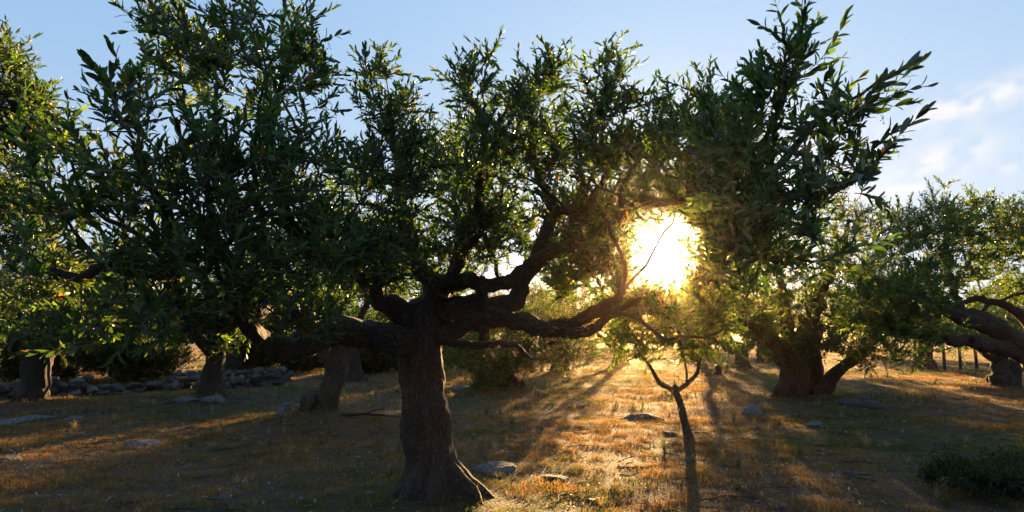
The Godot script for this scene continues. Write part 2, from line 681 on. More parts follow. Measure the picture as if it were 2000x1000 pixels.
	for k in leafy.size():
		var p: Vector3 = leafy[k][0]
		var y: Vector3 = leafy[k][1]
		var x := y.cross(rand_dir()).normalized()
		var b := Basis(x, y, x.cross(y)).scaled_local(Vector3.ONE * scale * rng.randf_range(0.65, 1.25))
		var w := p + origin
		if clear.size() and rng.randf() > 0.1 and (in_clearing(w + y * 0.12, clear) or in_clearing(w + y * 0.24, clear)):
			continue
		put.append([w.distance_to(Vector3(0, 1.2, 0)) if w.z < -0.8 and absf(w.x / w.z) < 0.8 else INF, Transform3D(b, p - y * 0.02), rng.randi() % kinds.size()])
	if shown:
		put.sort_custom(func(x, y): return x[0] < y[0])
		var count := 0
		for k in put.size():
			if count >= 300:
				break
			shown = k + 1
			var t: Transform3D = put[k][1]
			var v: int = put[k][2]
			part("shoot", bare_shoots[v], o, t)
			for lf in spray_leaves[v]:
				if count < 300:
					count += 1
					var m := part("leaf", leaf_meshes[rng.randi() % 4], o, t * (lf[0] as Transform3D).scaled_local(Vector3.ONE * lf[1]))
					m.material_override = leaf_tints[4 if rng.randf() < 0.012 else rng.randi() % 4]
	for v in kinds.size():
		var places := []
		var tints := []
		for k in range(shown, put.size()):
			if put[k][2] == v:
				places.append(put[k][1])
				var g := rng.randf_range(0.55, 1.4)
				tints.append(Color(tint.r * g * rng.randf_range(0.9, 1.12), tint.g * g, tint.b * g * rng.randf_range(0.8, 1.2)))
		if places.size():
			scatter("foliage", kinds[v], places, tints, o)

func with_ground(p: Vector3) -> Vector3:
	return Vector3(p.x, ground_at(p.x, p.z), p.z)

func build_trees() -> void:
	var sun_gap := [[Vector3(0, 1.2, 0), Vector3(0, 1.2, 0) + SUN_DIR * 40.0, 0.0, 1.15]]
	# the big olive in the middle
	var o := thing("olive_tree", "large old olive tree in the middle with thick dark upright trunk", "tree", Vector3(-0.6, 0, -4.6))
	tree(o, 1, [
		[[Vector3(-0.525, -0.119, -4.550), Vector3(-0.554, 0.049, -4.580), Vector3(-0.589, 0.241, -4.600), Vector3(-0.623, 0.458, -4.600), Vector3(-0.654, 0.752, -4.600), Vector3(-0.670, 1.013, -4.600), Vector3(-0.674, 1.202, -4.600), Vector3(-0.661, 1.336, -4.600), Vector3(-0.647, 1.432, -4.600)], [0.22, 0.2, 0.184, 0.166, 0.16, 0.16, 0.172, 0.16, 0.11]],
		[[Vector3(-0.680, 1.134, -4.600), Vector3(-0.925, 1.165, -4.450), Vector3(-1.109, 1.188, -4.300), Vector3(-1.228, 1.178, -4.100), Vector3(-1.294, 1.133, -3.800), Vector3(-1.336, 1.127, -3.500), Vector3(-1.353, 1.207, -3.200), Vector3(-1.330, 1.326, -3.000), Vector3(-1.331, 1.468, -2.900), Vector3(-1.354, 1.626, -2.800), Vector3(-1.388, 1.821, -2.700)], [0.12, 0.105, 0.098, 0.086, 0.068, 0.056, 0.046, 0.04, 0.034, 0.024, 0.014]],
		[[Vector3(-1.200, 1.185, -4.120), Vector3(-1.269, 1.266, -3.900), Vector3(-1.327, 1.381, -3.600), Vector3(-1.337, 1.561, -3.300), Vector3(-1.353, 1.733, -3.000), Vector3(-1.374, 1.967, -2.800), Vector3(-1.415, 2.242, -2.800)], [0.075, 0.066, 0.056, 0.046, 0.036, 0.024, 0.012]],
		[[Vector3(-1.326, 1.375, -3.600), Vector3(-1.364, 1.292, -3.300), Vector3(-1.408, 1.227, -3.100), Vector3(-1.499, 1.214, -3.000), Vector3(-1.547, 1.302, -2.900), Vector3(-1.565, 1.447, -2.800), Vector3(-1.553, 1.610, -2.700), Vector3(-1.499, 1.775, -2.500), Vector3(-1.494, 1.943, -2.400)], [0.05, 0.042, 0.042, 0.044, 0.04, 0.036, 0.028, 0.018, 0.01]],
		[[Vector3(-1.554, 1.430, -2.800), Vector3(-1.639, 1.477, -2.700), Vector3(-1.733, 1.480, -2.600), Vector3(-1.788, 1.420, -2.500), Vector3(-1.918, 1.452, -2.500), Vector3(-2.032, 1.537, -2.500)], [0.03, 0.028, 0.026, 0.022, 0.016, 0.01]],
		[[Vector3(-0.759, 1.296, -4.550), Vector3(-0.882, 1.409, -4.300), Vector3(-0.968, 1.516, -4.000), Vector3(-1.063, 1.594, -3.600), Vector3(-1.117, 1.645, -3.300), Vector3(-1.126, 1.785, -3.000), Vector3(-1.150, 2.020, -2.900), Vector3(-1.188, 2.280, -2.900)], [0.09, 0.076, 0.062, 0.054, 0.044, 0.034, 0.022, 0.012]],
		[[Vector3(-0.623, 1.355, -4.600), Vector3(-0.603, 1.486, -4.550), Vector3(-0.638, 1.649, -4.450), Vector3(-0.713, 1.838, -4.200), Vector3(-0.753, 2.085, -4.000), Vector3(-0.772, 2.376, -3.800), Vector3(-0.793, 2.712, -3.700)], [0.1, 0.085, 0.06, 0.045, 0.034, 0.022, 0.012]],
		[[Vector3(-0.593, 1.202, -4.600), Vector3(-0.375, 1.236, -4.500), Vector3(-0.184, 1.286, -4.400), Vector3(0.000, 1.291, -4.300), Vector3(0.210, 1.237, -4.200), Vector3(0.410, 1.270, -4.100), Vector3(0.587, 1.354, -3.900), Vector3(0.685, 1.423, -3.800), Vector3(0.641, 1.636, -3.700), Vector3(0.583, 1.871, -3.600)], [0.1, 0.076, 0.07, 0.063, 0.056, 0.046, 0.036, 0.024, 0.014, 0.008]],
		[[Vector3(0.175, 1.244, -4.200), Vector3(0.375, 1.185, -4.100), Vector3(0.550, 1.235, -4.000), Vector3(0.684, 1.325, -3.900), Vector3(0.796, 1.407, -3.800)], [0.046, 0.04, 0.034, 0.024, 0.012]],
		[[Vector3(-0.557, 1.347, -4.600), Vector3(-0.385, 1.424, -4.600), Vector3(-0.212, 1.385, -4.600), Vector3(-0.039, 1.424, -4.600), Vector3(0.077, 1.567, -4.600), Vector3(0.163, 1.703, -4.600), Vector3(0.234, 1.899, -4.600), Vector3(0.282, 2.097, -4.600), Vector3(0.229, 2.258, -4.600), Vector3(0.171, 2.444, -4.400), Vector3(0.146, 2.726, -4.200)], [0.09, 0.082, 0.076, 0.072, 0.066, 0.06, 0.052, 0.046, 0.034, 0.026, 0.014]],
		[[Vector3(0.267, 2.082, -4.600), Vector3(0.373, 2.117, -4.600), Vector3(0.538, 2.109, -4.500), Vector3(0.613, 2.239, -4.200), Vector3(0.609, 2.511, -3.900), Vector3(0.599, 2.712, -3.700)], [0.034, 0.03, 0.026, 0.02, 0.012, 0.007]],
		[[Vector3(0.155, 1.687, -4.600), Vector3(0.286, 1.807, -4.500), Vector3(0.448, 1.839, -4.400), Vector3(0.589, 1.892, -4.200), Vector3(0.682, 1.980, -4.000), Vector3(0.765, 2.213, -3.700)], [0.052, 0.046, 0.04, 0.032, 0.024, 0.014]],
		[[Vector3(-0.597, 1.432, -4.600), Vector3(-0.503, 1.567, -4.600), Vector3(-0.364, 1.613, -4.550), Vector3(-0.151, 1.570, -4.500), Vector3(0.038, 1.620, -4.550), Vector3(0.175, 1.695, -4.600)], [0.09, 0.075, 0.062, 0.056, 0.05, 0.045]],
		[[Vector3(-0.495, 1.547, -4.600), Vector3(-0.372, 1.756, -4.400), Vector3(-0.250, 1.983, -4.200), Vector3(-0.189, 2.260, -4.000), Vector3(-0.170, 2.652, -3.900)], [0.06, 0.045, 0.036, 0.024, 0.012]],
		[[Vector3(-0.235, 1.597, -4.500), Vector3(-0.212, 1.424, -4.450), Vector3(-0.198, 1.275, -4.400), Vector3(-0.215, 1.137, -4.380)], [0.042, 0.042, 0.04, 0.03]],
		[[Vector3(-0.516, 1.150, -4.500), Vector3(-0.286, 1.142, -4.300), Vector3(-0.086, 1.134, -4.150), Vector3(0.027, 1.116, -4.000), Vector3(0.129, 1.042, -3.900)], [0.032, 0.026, 0.022, 0.016, 0.008]],
		[[Vector3(0.589, 1.892, -4.200), Vector3(0.750, 2.012, -3.900), Vector3(0.873, 1.967, -3.400), Vector3(0.984, 1.847, -2.950), Vector3(1.047, 1.798, -2.600), Vector3(1.072, 1.871, -2.300), Vector3(1.096, 1.944, -2.100), Vector3(1.159, 1.979, -1.950), Vector3(1.226, 2.029, -1.900)], [0.034, 0.028, 0.024, 0.02, 0.017, 0.012, 0.008, 0.005, 0.003]],
		[[Vector3(1.017, 1.809, -2.700), Vector3(1.086, 1.720, -2.350), Vector3(1.152, 1.701, -2.100), Vector3(1.193, 1.743, -1.950), Vector3(1.242, 1.805, -1.900)], [0.014, 0.011, 0.008, 0.005, 0.003]],
		[[Vector3(0.992, 1.836, -2.900), Vector3(1.015, 1.951, -2.500), Vector3(1.023, 2.077, -2.300), Vector3(1.031, 2.177, -2.150), Vector3(1.075, 2.304, -2.050)], [0.016, 0.012, 0.009, 0.006, 0.004]],
		[[Vector3(0.587, 1.351, -3.900), Vector3(0.721, 1.261, -3.600), Vector3(0.849, 1.188, -3.400), Vector3(0.959, 1.202, -3.200), Vector3(1.085, 1.227, -3.100)], [0.028, 0.014, 0.009, 0.007, 0.004]],
	], [
		[Vector3(-1.711, 2.537, -2.900), Vector3(0.199, 0.199, 0.320), 29], [Vector3(-1.273, 2.457, -2.900), Vector3(0.314, 0.299, 0.450), 50], [Vector3(-1.121, 2.666, -3.100), Vector3(0.135, 0.192, 0.320), 22], [Vector3(-1.449, 1.889, -2.400), Vector3(0.294, 0.181, 0.410), 33],
		[Vector3(-1.807, 1.749, -2.500), Vector3(0.235, 0.206, 0.410), 25], [Vector3(-2.007, 1.484, -2.600), Vector3(0.207, 0.161, 0.410), 18], [Vector3(-1.555, 1.533, -2.500), Vector3(0.342, 0.172, 0.450), 32], [Vector3(-1.268, 1.775, -2.600), Vector3(0.301, 0.214, 0.450), 37],
		[Vector3(-1.072, 1.961, -2.900), Vector3(0.251, 0.219, 0.450), 40], [Vector3(-1.251, 1.456, -2.700), Vector3(0.292, 0.149, 0.450), 30], [Vector3(-1.016, 1.599, -3.000), Vector3(0.259, 0.227, 0.450), 33], [Vector3(-1.495, 1.223, -2.600), Vector3(0.244, 0.107, 0.360), 16],
		[Vector3(-1.701, 1.259, -2.500), Vector3(0.199, 0.120, 0.360), 13], [Vector3(-1.138, 1.253, -3.100), Vector3(0.247, 0.127, 0.450), 21], [Vector3(-1.562, 2.167, -2.300), Vector3(0.037, 0.079, 0.110), 3], [Vector3(-1.874, 2.014, -2.500), Vector3(0.071, 0.086, 0.140), 3],
		[Vector3(-0.853, 2.760, -3.600), Vector3(0.072, 0.148, 0.180), 7], [Vector3(-0.755, 2.471, -3.700), Vector3(0.199, 0.205, 0.410), 35], [Vector3(-0.834, 2.081, -3.600), Vector3(0.260, 0.223, 0.450), 37], [Vector3(-0.671, 2.234, -3.900), Vector3(0.154, 0.242, 0.360), 26], [Vector3(-0.914, 1.676, -3.600), Vector3(0.287, 0.223, 0.450), 52], [Vector3(-0.677, 1.709, -4.000), Vector3(0.258, 0.221, 0.450), 40],
		[Vector3(-0.249, 2.680, -3.800), Vector3(0.105, 0.169, 0.230), 20], [Vector3(-0.151, 2.941, -3.800), Vector3(0.045, 0.080, 0.090), 3], [Vector3(-0.202, 2.303, -3.900), Vector3(0.183, 0.216, 0.360), 39], [Vector3(0.140, 2.729, -4.000), Vector3(0.174, 0.191, 0.360), 35], [Vector3(0.298, 2.911, -4.000), Vector3(0.087, 0.097, 0.180), 9], [Vector3(0.106, 2.403, -4.100), Vector3(0.237, 0.196, 0.410), 38], [Vector3(-0.250, 1.958, -4.200), Vector3(0.243, 0.201, 0.410), 31], [Vector3(-0.363, 1.685, -4.300), Vector3(0.249, 0.177, 0.360), 20],
		[Vector3(0.615, 2.671, -3.700), Vector3(0.161, 0.189, 0.320), 31], [Vector3(0.619, 2.893, -3.600), Vector3(0.051, 0.076, 0.090), 3], [Vector3(0.472, 2.407, -3.900), Vector3(0.209, 0.216, 0.410), 38], [Vector3(0.715, 2.272, -3.600), Vector3(0.181, 0.199, 0.360), 13], [Vector3(0.231, 2.140, -4.500), Vector3(0.227, 0.155, 0.360), 14], [Vector3(0.616, 2.088, -4.000), Vector3(0.174, 0.151, 0.360), 10], [Vector3(0.556, 1.795, -4.100), Vector3(0.206, 0.127, 0.360), 20],
		[Vector3(0.830, 2.289, -3.300), Vector3(0.119, 0.136, 0.270), 10], [Vector3(0.822, 1.941, -3.200), Vector3(0.185, 0.164, 0.360), 17], [Vector3(0.960, 2.123, -3.000), Vector3(0.131, 0.143, 0.270), 10], [Vector3(0.967, 1.834, -2.900), Vector3(0.168, 0.139, 0.360), 13], [Vector3(1.000, 2.324, -2.900), Vector3(0.032, 0.049, 0.090), 3],
		[Vector3(1.008, 2.166, -2.100), Vector3(0.104, 0.123, 0.200), 8], [Vector3(0.951, 2.059, -2.200), Vector3(0.100, 0.122, 0.230), 8], [Vector3(0.979, 1.861, -2.200), Vector3(0.138, 0.140, 0.270), 12], [Vector3(0.899, 1.847, -2.400), Vector3(0.139, 0.141, 0.320), 20], [Vector3(0.984, 1.672, -2.150), Vector3(0.135, 0.119, 0.270), 10], [Vector3(0.970, 1.616, -2.400), Vector3(0.217, 0.133, 0.320), 17], [Vector3(0.946, 1.551, -2.600), Vector3(0.151, 0.124, 0.320), 17],
		[Vector3(1.087, 1.490, -2.500), Vector3(0.201, 0.109, 0.320), 12], [Vector3(1.025, 1.530, -2.100), Vector3(0.086, 0.076, 0.180), 3], [Vector3(1.058, 1.857, -1.950), Vector3(0.080, 0.043, 0.090), 3], [Vector3(1.096, 1.913, -1.920), Vector3(0.031, 0.029, 0.070), 3], [Vector3(1.076, 1.633, -1.950), Vector3(0.069, 0.047, 0.090), 3], [Vector3(1.113, 1.690, -1.920), Vector3(0.026, 0.029, 0.070), 3], [Vector3(1.080, 1.806, -2.000), Vector3(0.054, 0.030, 0.070), 3],
		[Vector3(-1.461, 2.411, -5.700), Vector3(0.717, 0.574, 0.500), 55], [Vector3(-0.808, 2.051, -5.600), Vector3(0.423, 0.376, 0.500), 37], [Vector3(-0.322, 2.207, -5.400), Vector3(0.453, 0.408, 0.500), 60], [Vector3(0.000, 2.967, -5.400), Vector3(0.589, 0.362, 0.500), 64], [Vector3(0.142, 2.003, -5.600), Vector3(0.282, 0.282, 0.400), 23], [Vector3(0.703, 2.225, -5.500), Vector3(0.369, 0.254, 0.400), 44], [Vector3(0.884, 2.727, -5.400), Vector3(0.453, 0.317, 0.500), 31],
		[Vector3(0.568, 1.593, -5.200), Vector3(0.305, 0.153, 0.400), 27], [Vector3(0.941, 1.870, -5.300), Vector3(0.200, 0.267, 0.300), 17], [Vector3(1.433, 2.624, -5.200), Vector3(0.436, 0.305, 0.500), 37], [Vector3(1.789, 2.132, -5.000), Vector3(0.378, 0.294, 0.500), 37], [Vector3(1.666, 1.625, -4.600), Vector3(0.270, 0.232, 0.400), 29], [Vector3(1.212, 1.311, -4.400), Vector3(0.332, 0.129, 0.400), 19], [Vector3(-0.663, 2.706, -5.500), Vector3(0.323, 0.415, 0.500), 40], [Vector3(0.922, 1.317, -4.600), Vector3(0.232, 0.116, 0.400), 13], [Vector3(-2.174, 2.281, -5.800), Vector3(0.730, 0.535, 0.600), 44],
		[Vector3(0.372, 1.736, -4.900), Vector3(0.247, 0.144, 0.350), 34], [Vector3(0.531, 2.053, -4.800), Vector3(0.221, 0.161, 0.350), 30], [Vector3(0.658, 1.625, -4.600), Vector3(0.174, 0.193, 0.350), 34], [Vector3(0.828, 1.385, -4.400), Vector3(0.221, 0.092, 0.300), 14], [Vector3(0.806, 2.078, -4.500), Vector3(0.208, 0.170, 0.350), 13], [Vector3(1.205, 2.199, -4.700), Vector3(0.315, 0.138, 0.400), 24], [Vector3(1.522, 1.899, -4.600), Vector3(0.174, 0.232, 0.350), 22], [Vector3(1.540, 1.555, -4.700), Vector3(0.197, 0.158, 0.350), 19], [Vector3(1.204, 1.382, -4.800), Vector3(0.302, 0.101, 0.350), 19],
		[Vector3(1.118, 2.546, -3.900), Vector3(0.262, 0.196, 0.400), 28], [Vector3(0.942, 2.425, -4.200), Vector3(0.247, 0.211, 0.400), 24], [Vector3(1.234, 2.222, -3.400), Vector3(0.200, 0.200, 0.400), 28], [Vector3(-0.396, 2.460, -4.600), Vector3(0.270, 0.309, 0.400), 39], [Vector3(-0.083, 1.987, -4.900), Vector3(0.288, 0.206, 0.400), 30], [Vector3(-0.630, 1.578, -5.000), Vector3(0.252, 0.168, 0.400), 24],
	], {"per": 3, "clear": sun_gap, "leaf_shoots": 20, "thin": 1.0, "branches": 130, "rise": 1.0, "scale": 0.95, "sides": 44, "flare": 0.55})

	o = thing("olive_tree", "olive tree with dark crooked trunk behind the pale flat slab", "tree", Vector3(-7.6, 0, -9.8))
	tree(o, 1, [
		[[Vector3(-7.540, -0.085, -9.800), Vector3(-7.537, 0.206, -9.800), Vector3(-7.536, 0.523, -9.800), Vector3(-7.514, 0.802, -9.800), Vector3(-7.497, 0.963, -9.800)], [0.232, 0.192, 0.18, 0.192, 0.16]],
		[[Vector3(-7.543, 0.762, -9.800), Vector3(-7.783, 1.125, -9.700), Vector3(-8.096, 1.443, -9.600), Vector3(-8.541, 1.917, -9.500)], [0.17, 0.13, 0.09, 0.05]], [[Vector3(-7.486, 0.842, -9.800), Vector3(-7.182, 1.165, -9.700), Vector3(-6.663, 1.441, -9.500), Vector3(-6.154, 1.831, -9.400)], [0.17, 0.13, 0.09, 0.05]], [[Vector3(-7.514, 0.882, -9.800), Vector3(-7.674, 1.370, -10.000), Vector3(-7.977, 1.963, -10.100)], [0.14, 0.1, 0.06]],
		[[Vector3(-7.269, 0.806, -9.700), Vector3(-7.050, 0.505, -9.500), Vector3(-7.028, 0.247, -9.400)], [0.03, 0.025, 0.02]],
	], [[Vector3(-7.678, 2.096, -9.700), Vector3(1.465, 0.895, 1.200), 300], [Vector3(-6.371, 1.595, -9.400), Vector3(0.946, 0.631, 0.900), 170], [Vector3(-8.267, 1.599, -9.500), Vector3(0.877, 0.797, 0.900), 150], [Vector3(-6.732, 1.129, -9.200), Vector3(0.849, 0.270, 0.600), 90], [Vector3(-5.969, 1.925, -9.600), Vector3(0.644, 0.483, 0.700), 80]], {"per": 4, "scale": 1.15})

	o = thing("olive_tree", "olive tree at the left edge with sunlit tips against the sky", "tree", Vector3(-4.9, 0, -4.1))
	tree(o, 1, [
		[[Vector3(-4.9, -0.1, -4.1), Vector3(-4.85, 0.5, -4.1), Vector3(-4.75, 1.1, -4.15)], [0.26, 0.19, 0.18]],
		[[Vector3(-4.8, 1.0, -4.1), Vector3(-4.4, 1.5, -4.1), Vector3(-4.0, 2.0, -4.1), Vector3(-3.7, 2.6, -4.1)], [0.12, 0.08, 0.05, 0.02]],
		[[Vector3(-4.8, 1.0, -4.2), Vector3(-5.1, 1.7, -4.4), Vector3(-5.0, 2.6, -4.5)], [0.12, 0.07, 0.02]],
	], [[Vector3(-3.543, 2.615, -4.100), Vector3(0.189, 0.585, 0.450), 150], [Vector3(-3.942, 2.350, -4.200), Vector3(0.423, 0.669, 0.600), 160], [Vector3(-3.411, 1.980, -4.000), Vector3(0.252, 0.268, 0.500), 70], [Vector3(-3.500, 3.064, -4.100), Vector3(0.076, 0.103, 0.200), 9]], {"per": 4, "tint": Color(0.72, 0.74, 0.8)})

	o = thing("olive_tree", "slender olive tree with flat rocks at its foot, in front of the stone wall", "tree", Vector3(-5.5, 0, -11.2))
	tree(o, 1, [
		[[Vector3(-5.439, -0.071, -11.200), Vector3(-5.422, 0.245, -11.200), Vector3(-5.405, 0.563, -11.200), Vector3(-5.385, 0.837, -11.200), Vector3(-5.377, 1.021, -11.200)], [0.234, 0.167, 0.149, 0.153, 0.108]],
		[[Vector3(-5.398, 0.745, -11.200), Vector3(-5.679, 1.160, -11.100), Vector3(-5.922, 1.567, -10.900)], [0.11, 0.085, 0.05]], [[Vector3(-5.363, 0.791, -11.200), Vector3(-5.179, 1.299, -11.300), Vector3(-4.965, 1.774, -11.400)], [0.11, 0.085, 0.05]], [[Vector3(-5.385, 0.837, -11.200), Vector3(-5.568, 1.489, -11.400), Vector3(-5.701, 2.068, -11.500)], [0.1, 0.07, 0.04]],
	], [[Vector3(-5.501, 1.958, -11.300), Vector3(1.422, 0.664, 1.200), 220], [Vector3(-6.056, 1.387, -11.000), Vector3(0.831, 0.554, 0.800), 120], [Vector3(-4.774, 1.577, -11.200), Vector3(0.846, 0.611, 0.900), 130], [Vector3(-5.124, 1.205, -10.800), Vector3(0.725, 0.362, 0.600), 70]], {"per": 4, "scale": 1.2})

	o = thing("olive_tree", "olive tree with pale gnarled trunk widening into a dark root mound", "tree", Vector3(-2.45, 0, -8.1))
	tree(o, 1, [
		[[Vector3(-2.523, -0.107, -8.100), Vector3(-2.452, 0.119, -8.100), Vector3(-2.376, 0.379, -8.100), Vector3(-2.306, 0.640, -8.100), Vector3(-2.259, 0.838, -8.100), Vector3(-2.230, 0.971, -8.100)], [0.22, 0.165, 0.145, 0.135, 0.14, 0.1]],
		[[Vector3(-2.309, 0.726, -8.100), Vector3(-2.439, 0.914, -8.000), Vector3(-2.588, 1.126, -7.900), Vector3(-2.768, 1.398, -7.800), Vector3(-2.973, 1.717, -7.700)], [0.098, 0.078, 0.063, 0.046, 0.029]], [[Vector3(-2.252, 0.838, -8.100), Vector3(-2.124, 1.029, -8.150), Vector3(-2.038, 1.340, -8.200), Vector3(-1.916, 1.757, -8.300)], [0.098, 0.075, 0.052, 0.029]], [[Vector3(-2.283, 0.937, -8.100), Vector3(-2.391, 1.410, -8.300), Vector3(-2.577, 1.985, -8.500)], [0.086, 0.058, 0.036]],
	], [[Vector3(-2.753, 1.789, -7.800), Vector3(0.851, 0.523, 1.000), 150], [Vector3(-1.835, 1.834, -8.400), Vector3(0.705, 0.564, 0.900), 120], [Vector3(-2.386, 2.249, -8.300), Vector3(1.044, 0.487, 1.100), 130], [Vector3(-3.305, 1.532, -7.900), Vector3(0.530, 0.398, 0.700), 70], [Vector3(-1.526, 2.213, -8.600), Vector3(0.505, 0.433, 0.700), 50], [Vector3(-2.505, 1.331, -7.700), Vector3(0.388, 0.194, 0.500), 25]], {"per": 4, "scale": 1.15, "sides": 20, "flare": 0.3, "bark": pale_bark, "tint": Color(1.15, 1.1, 0.9)})

	o = thing("olive_tree", "small shaded olive tree directly behind the pale gnarled trunk, by the wall's end", "tree", Vector3(-4.0, 0, -15.6))
	tree(o, 1, [
		[[Vector3(-3.957, -0.093, -15.600), Vector3(-3.996, 0.312, -15.600), Vector3(-4.009, 0.694, -15.600), Vector3(-3.967, 1.015, -15.600)], [0.26, 0.18, 0.17, 0.13]], [[Vector3(-4.009, 0.694, -15.600), Vector3(-4.387, 1.207, -15.500), Vector3(-4.891, 1.718, -15.400)], [0.1, 0.07, 0.03]], [[Vector3(-3.983, 0.694, -15.600), Vector3(-3.594, 1.208, -15.700), Vector3(-3.173, 1.863, -15.800)], [0.1, 0.07, 0.03]],
	], [[Vector3(-3.916, 1.855, -15.600), Vector3(1.570, 0.654, 1.300), 170], [Vector3(-2.830, 1.654, -15.400), Vector3(0.904, 0.517, 0.900), 80], [Vector3(-4.985, 1.651, -15.300), Vector3(0.770, 0.513, 0.900), 70]], {"per": 4, "scale": 1.3})

	o = thing("olive_bush", "low bushy olive sprouting from a dark stump right of the thick trunk", "tree", Vector3(-0.2, 0, -12.8))
	tree(o, 2, [
		[[Vector3(-0.337, -0.067, -12.800), Vector3(-0.295, 0.181, -12.800), Vector3(-0.211, 0.409, -12.800), Vector3(-0.107, 0.782, -12.900), Vector3(0.000, 1.314, -13.000)], [0.42, 0.33, 0.2, 0.1, 0.05]], [[Vector3(0.104, -0.016, -12.700), Vector3(-0.084, 0.226, -12.750), Vector3(-0.264, 0.420, -12.800), Vector3(-0.526, 0.788, -12.700)], [0.18, 0.14, 0.1, 0.05]],
		[[Vector3(-0.264, 0.316, -12.800), Vector3(-0.725, 0.693, -12.500), Vector3(-1.029, 0.900, -12.400)], [0.09, 0.06, 0.03]], [[Vector3(-0.106, 0.472, -12.800), Vector3(0.418, 0.792, -12.600), Vector3(0.943, 1.102, -12.600)], [0.09, 0.06, 0.03]],
	], [[Vector3(-0.458, 0.650, -12.300), Vector3(0.722, 0.464, 0.700), 176], [Vector3(-1.028, 0.798, -12.400), Vector3(0.468, 0.416, 0.600), 80], [Vector3(0.414, 0.795, -12.500), Vector3(0.629, 0.419, 0.600), 96], [Vector3(0.000, 1.313, -12.900), Vector3(1.190, 0.487, 0.900), 176], [Vector3(-0.549, 0.266, -12.100), Vector3(0.325, 0.223, 0.400), 42], [Vector3(1.171, 1.101, -12.800), Vector3(0.644, 0.591, 0.800), 112], [Vector3(1.242, 0.693, -12.500), Vector3(0.524, 0.262, 0.500), 48], [Vector3(-1.087, 1.638, -13.000), Vector3(0.763, 0.545, 0.800), 64]], {"per": 4, "scale": 1.15, "tint": Color(1.2, 1.2, 0.85)})

	o = thing("young_olive_tree", "young olive tree with thin forked trunk in the sunlit clearing", "tree", Vector3(1.95, 0, -7.05))
	tree(o, 1, [
		[[Vector3(1.991, -0.049, -7.050), Vector3(1.967, 0.091, -7.050), Vector3(1.927, 0.276, -7.050), Vector3(1.892, 0.428, -7.050), Vector3(1.850, 0.547, -7.050), Vector3(1.846, 0.616, -7.050)], [0.056, 0.049, 0.044, 0.041, 0.04, 0.026]],
		[[Vector3(1.855, 0.525, -7.050), Vector3(1.746, 0.609, -7.000), Vector3(1.640, 0.661, -6.980), Vector3(1.561, 0.759, -6.950), Vector3(1.507, 0.875, -6.900), Vector3(1.392, 1.006, -6.850), Vector3(1.302, 1.203, -6.800)], [0.033, 0.03, 0.026, 0.022, 0.018, 0.013, 0.007]],
		[[Vector3(1.844, 0.547, -7.050), Vector3(1.989, 0.623, -7.100), Vector3(2.089, 0.723, -7.150), Vector3(2.140, 0.822, -7.150), Vector3(2.196, 0.967, -7.200), Vector3(2.310, 1.263, -7.200)], [0.031, 0.027, 0.024, 0.019, 0.015, 0.007]], [[Vector3(1.989, 0.635, -7.100), Vector3(2.005, 0.767, -7.100), Vector3(1.972, 0.970, -7.100), Vector3(1.925, 1.321, -7.100)], [0.018, 0.013, 0.009, 0.006]],
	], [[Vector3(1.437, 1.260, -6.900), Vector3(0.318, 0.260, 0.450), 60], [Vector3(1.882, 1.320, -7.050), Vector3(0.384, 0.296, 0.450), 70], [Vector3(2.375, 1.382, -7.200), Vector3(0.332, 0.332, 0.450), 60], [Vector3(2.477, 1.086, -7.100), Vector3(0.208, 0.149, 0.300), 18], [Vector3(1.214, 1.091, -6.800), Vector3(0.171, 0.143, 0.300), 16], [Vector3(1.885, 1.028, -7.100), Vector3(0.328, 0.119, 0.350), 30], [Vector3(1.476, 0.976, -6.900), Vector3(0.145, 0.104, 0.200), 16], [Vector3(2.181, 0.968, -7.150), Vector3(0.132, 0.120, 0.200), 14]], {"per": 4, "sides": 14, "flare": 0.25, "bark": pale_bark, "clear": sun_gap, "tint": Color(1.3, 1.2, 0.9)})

	o = thing("olive_tree", "broad olive tree with stout reddish trunk and leaning side stem", "tree", Vector3(5.1, 0, -10.9))
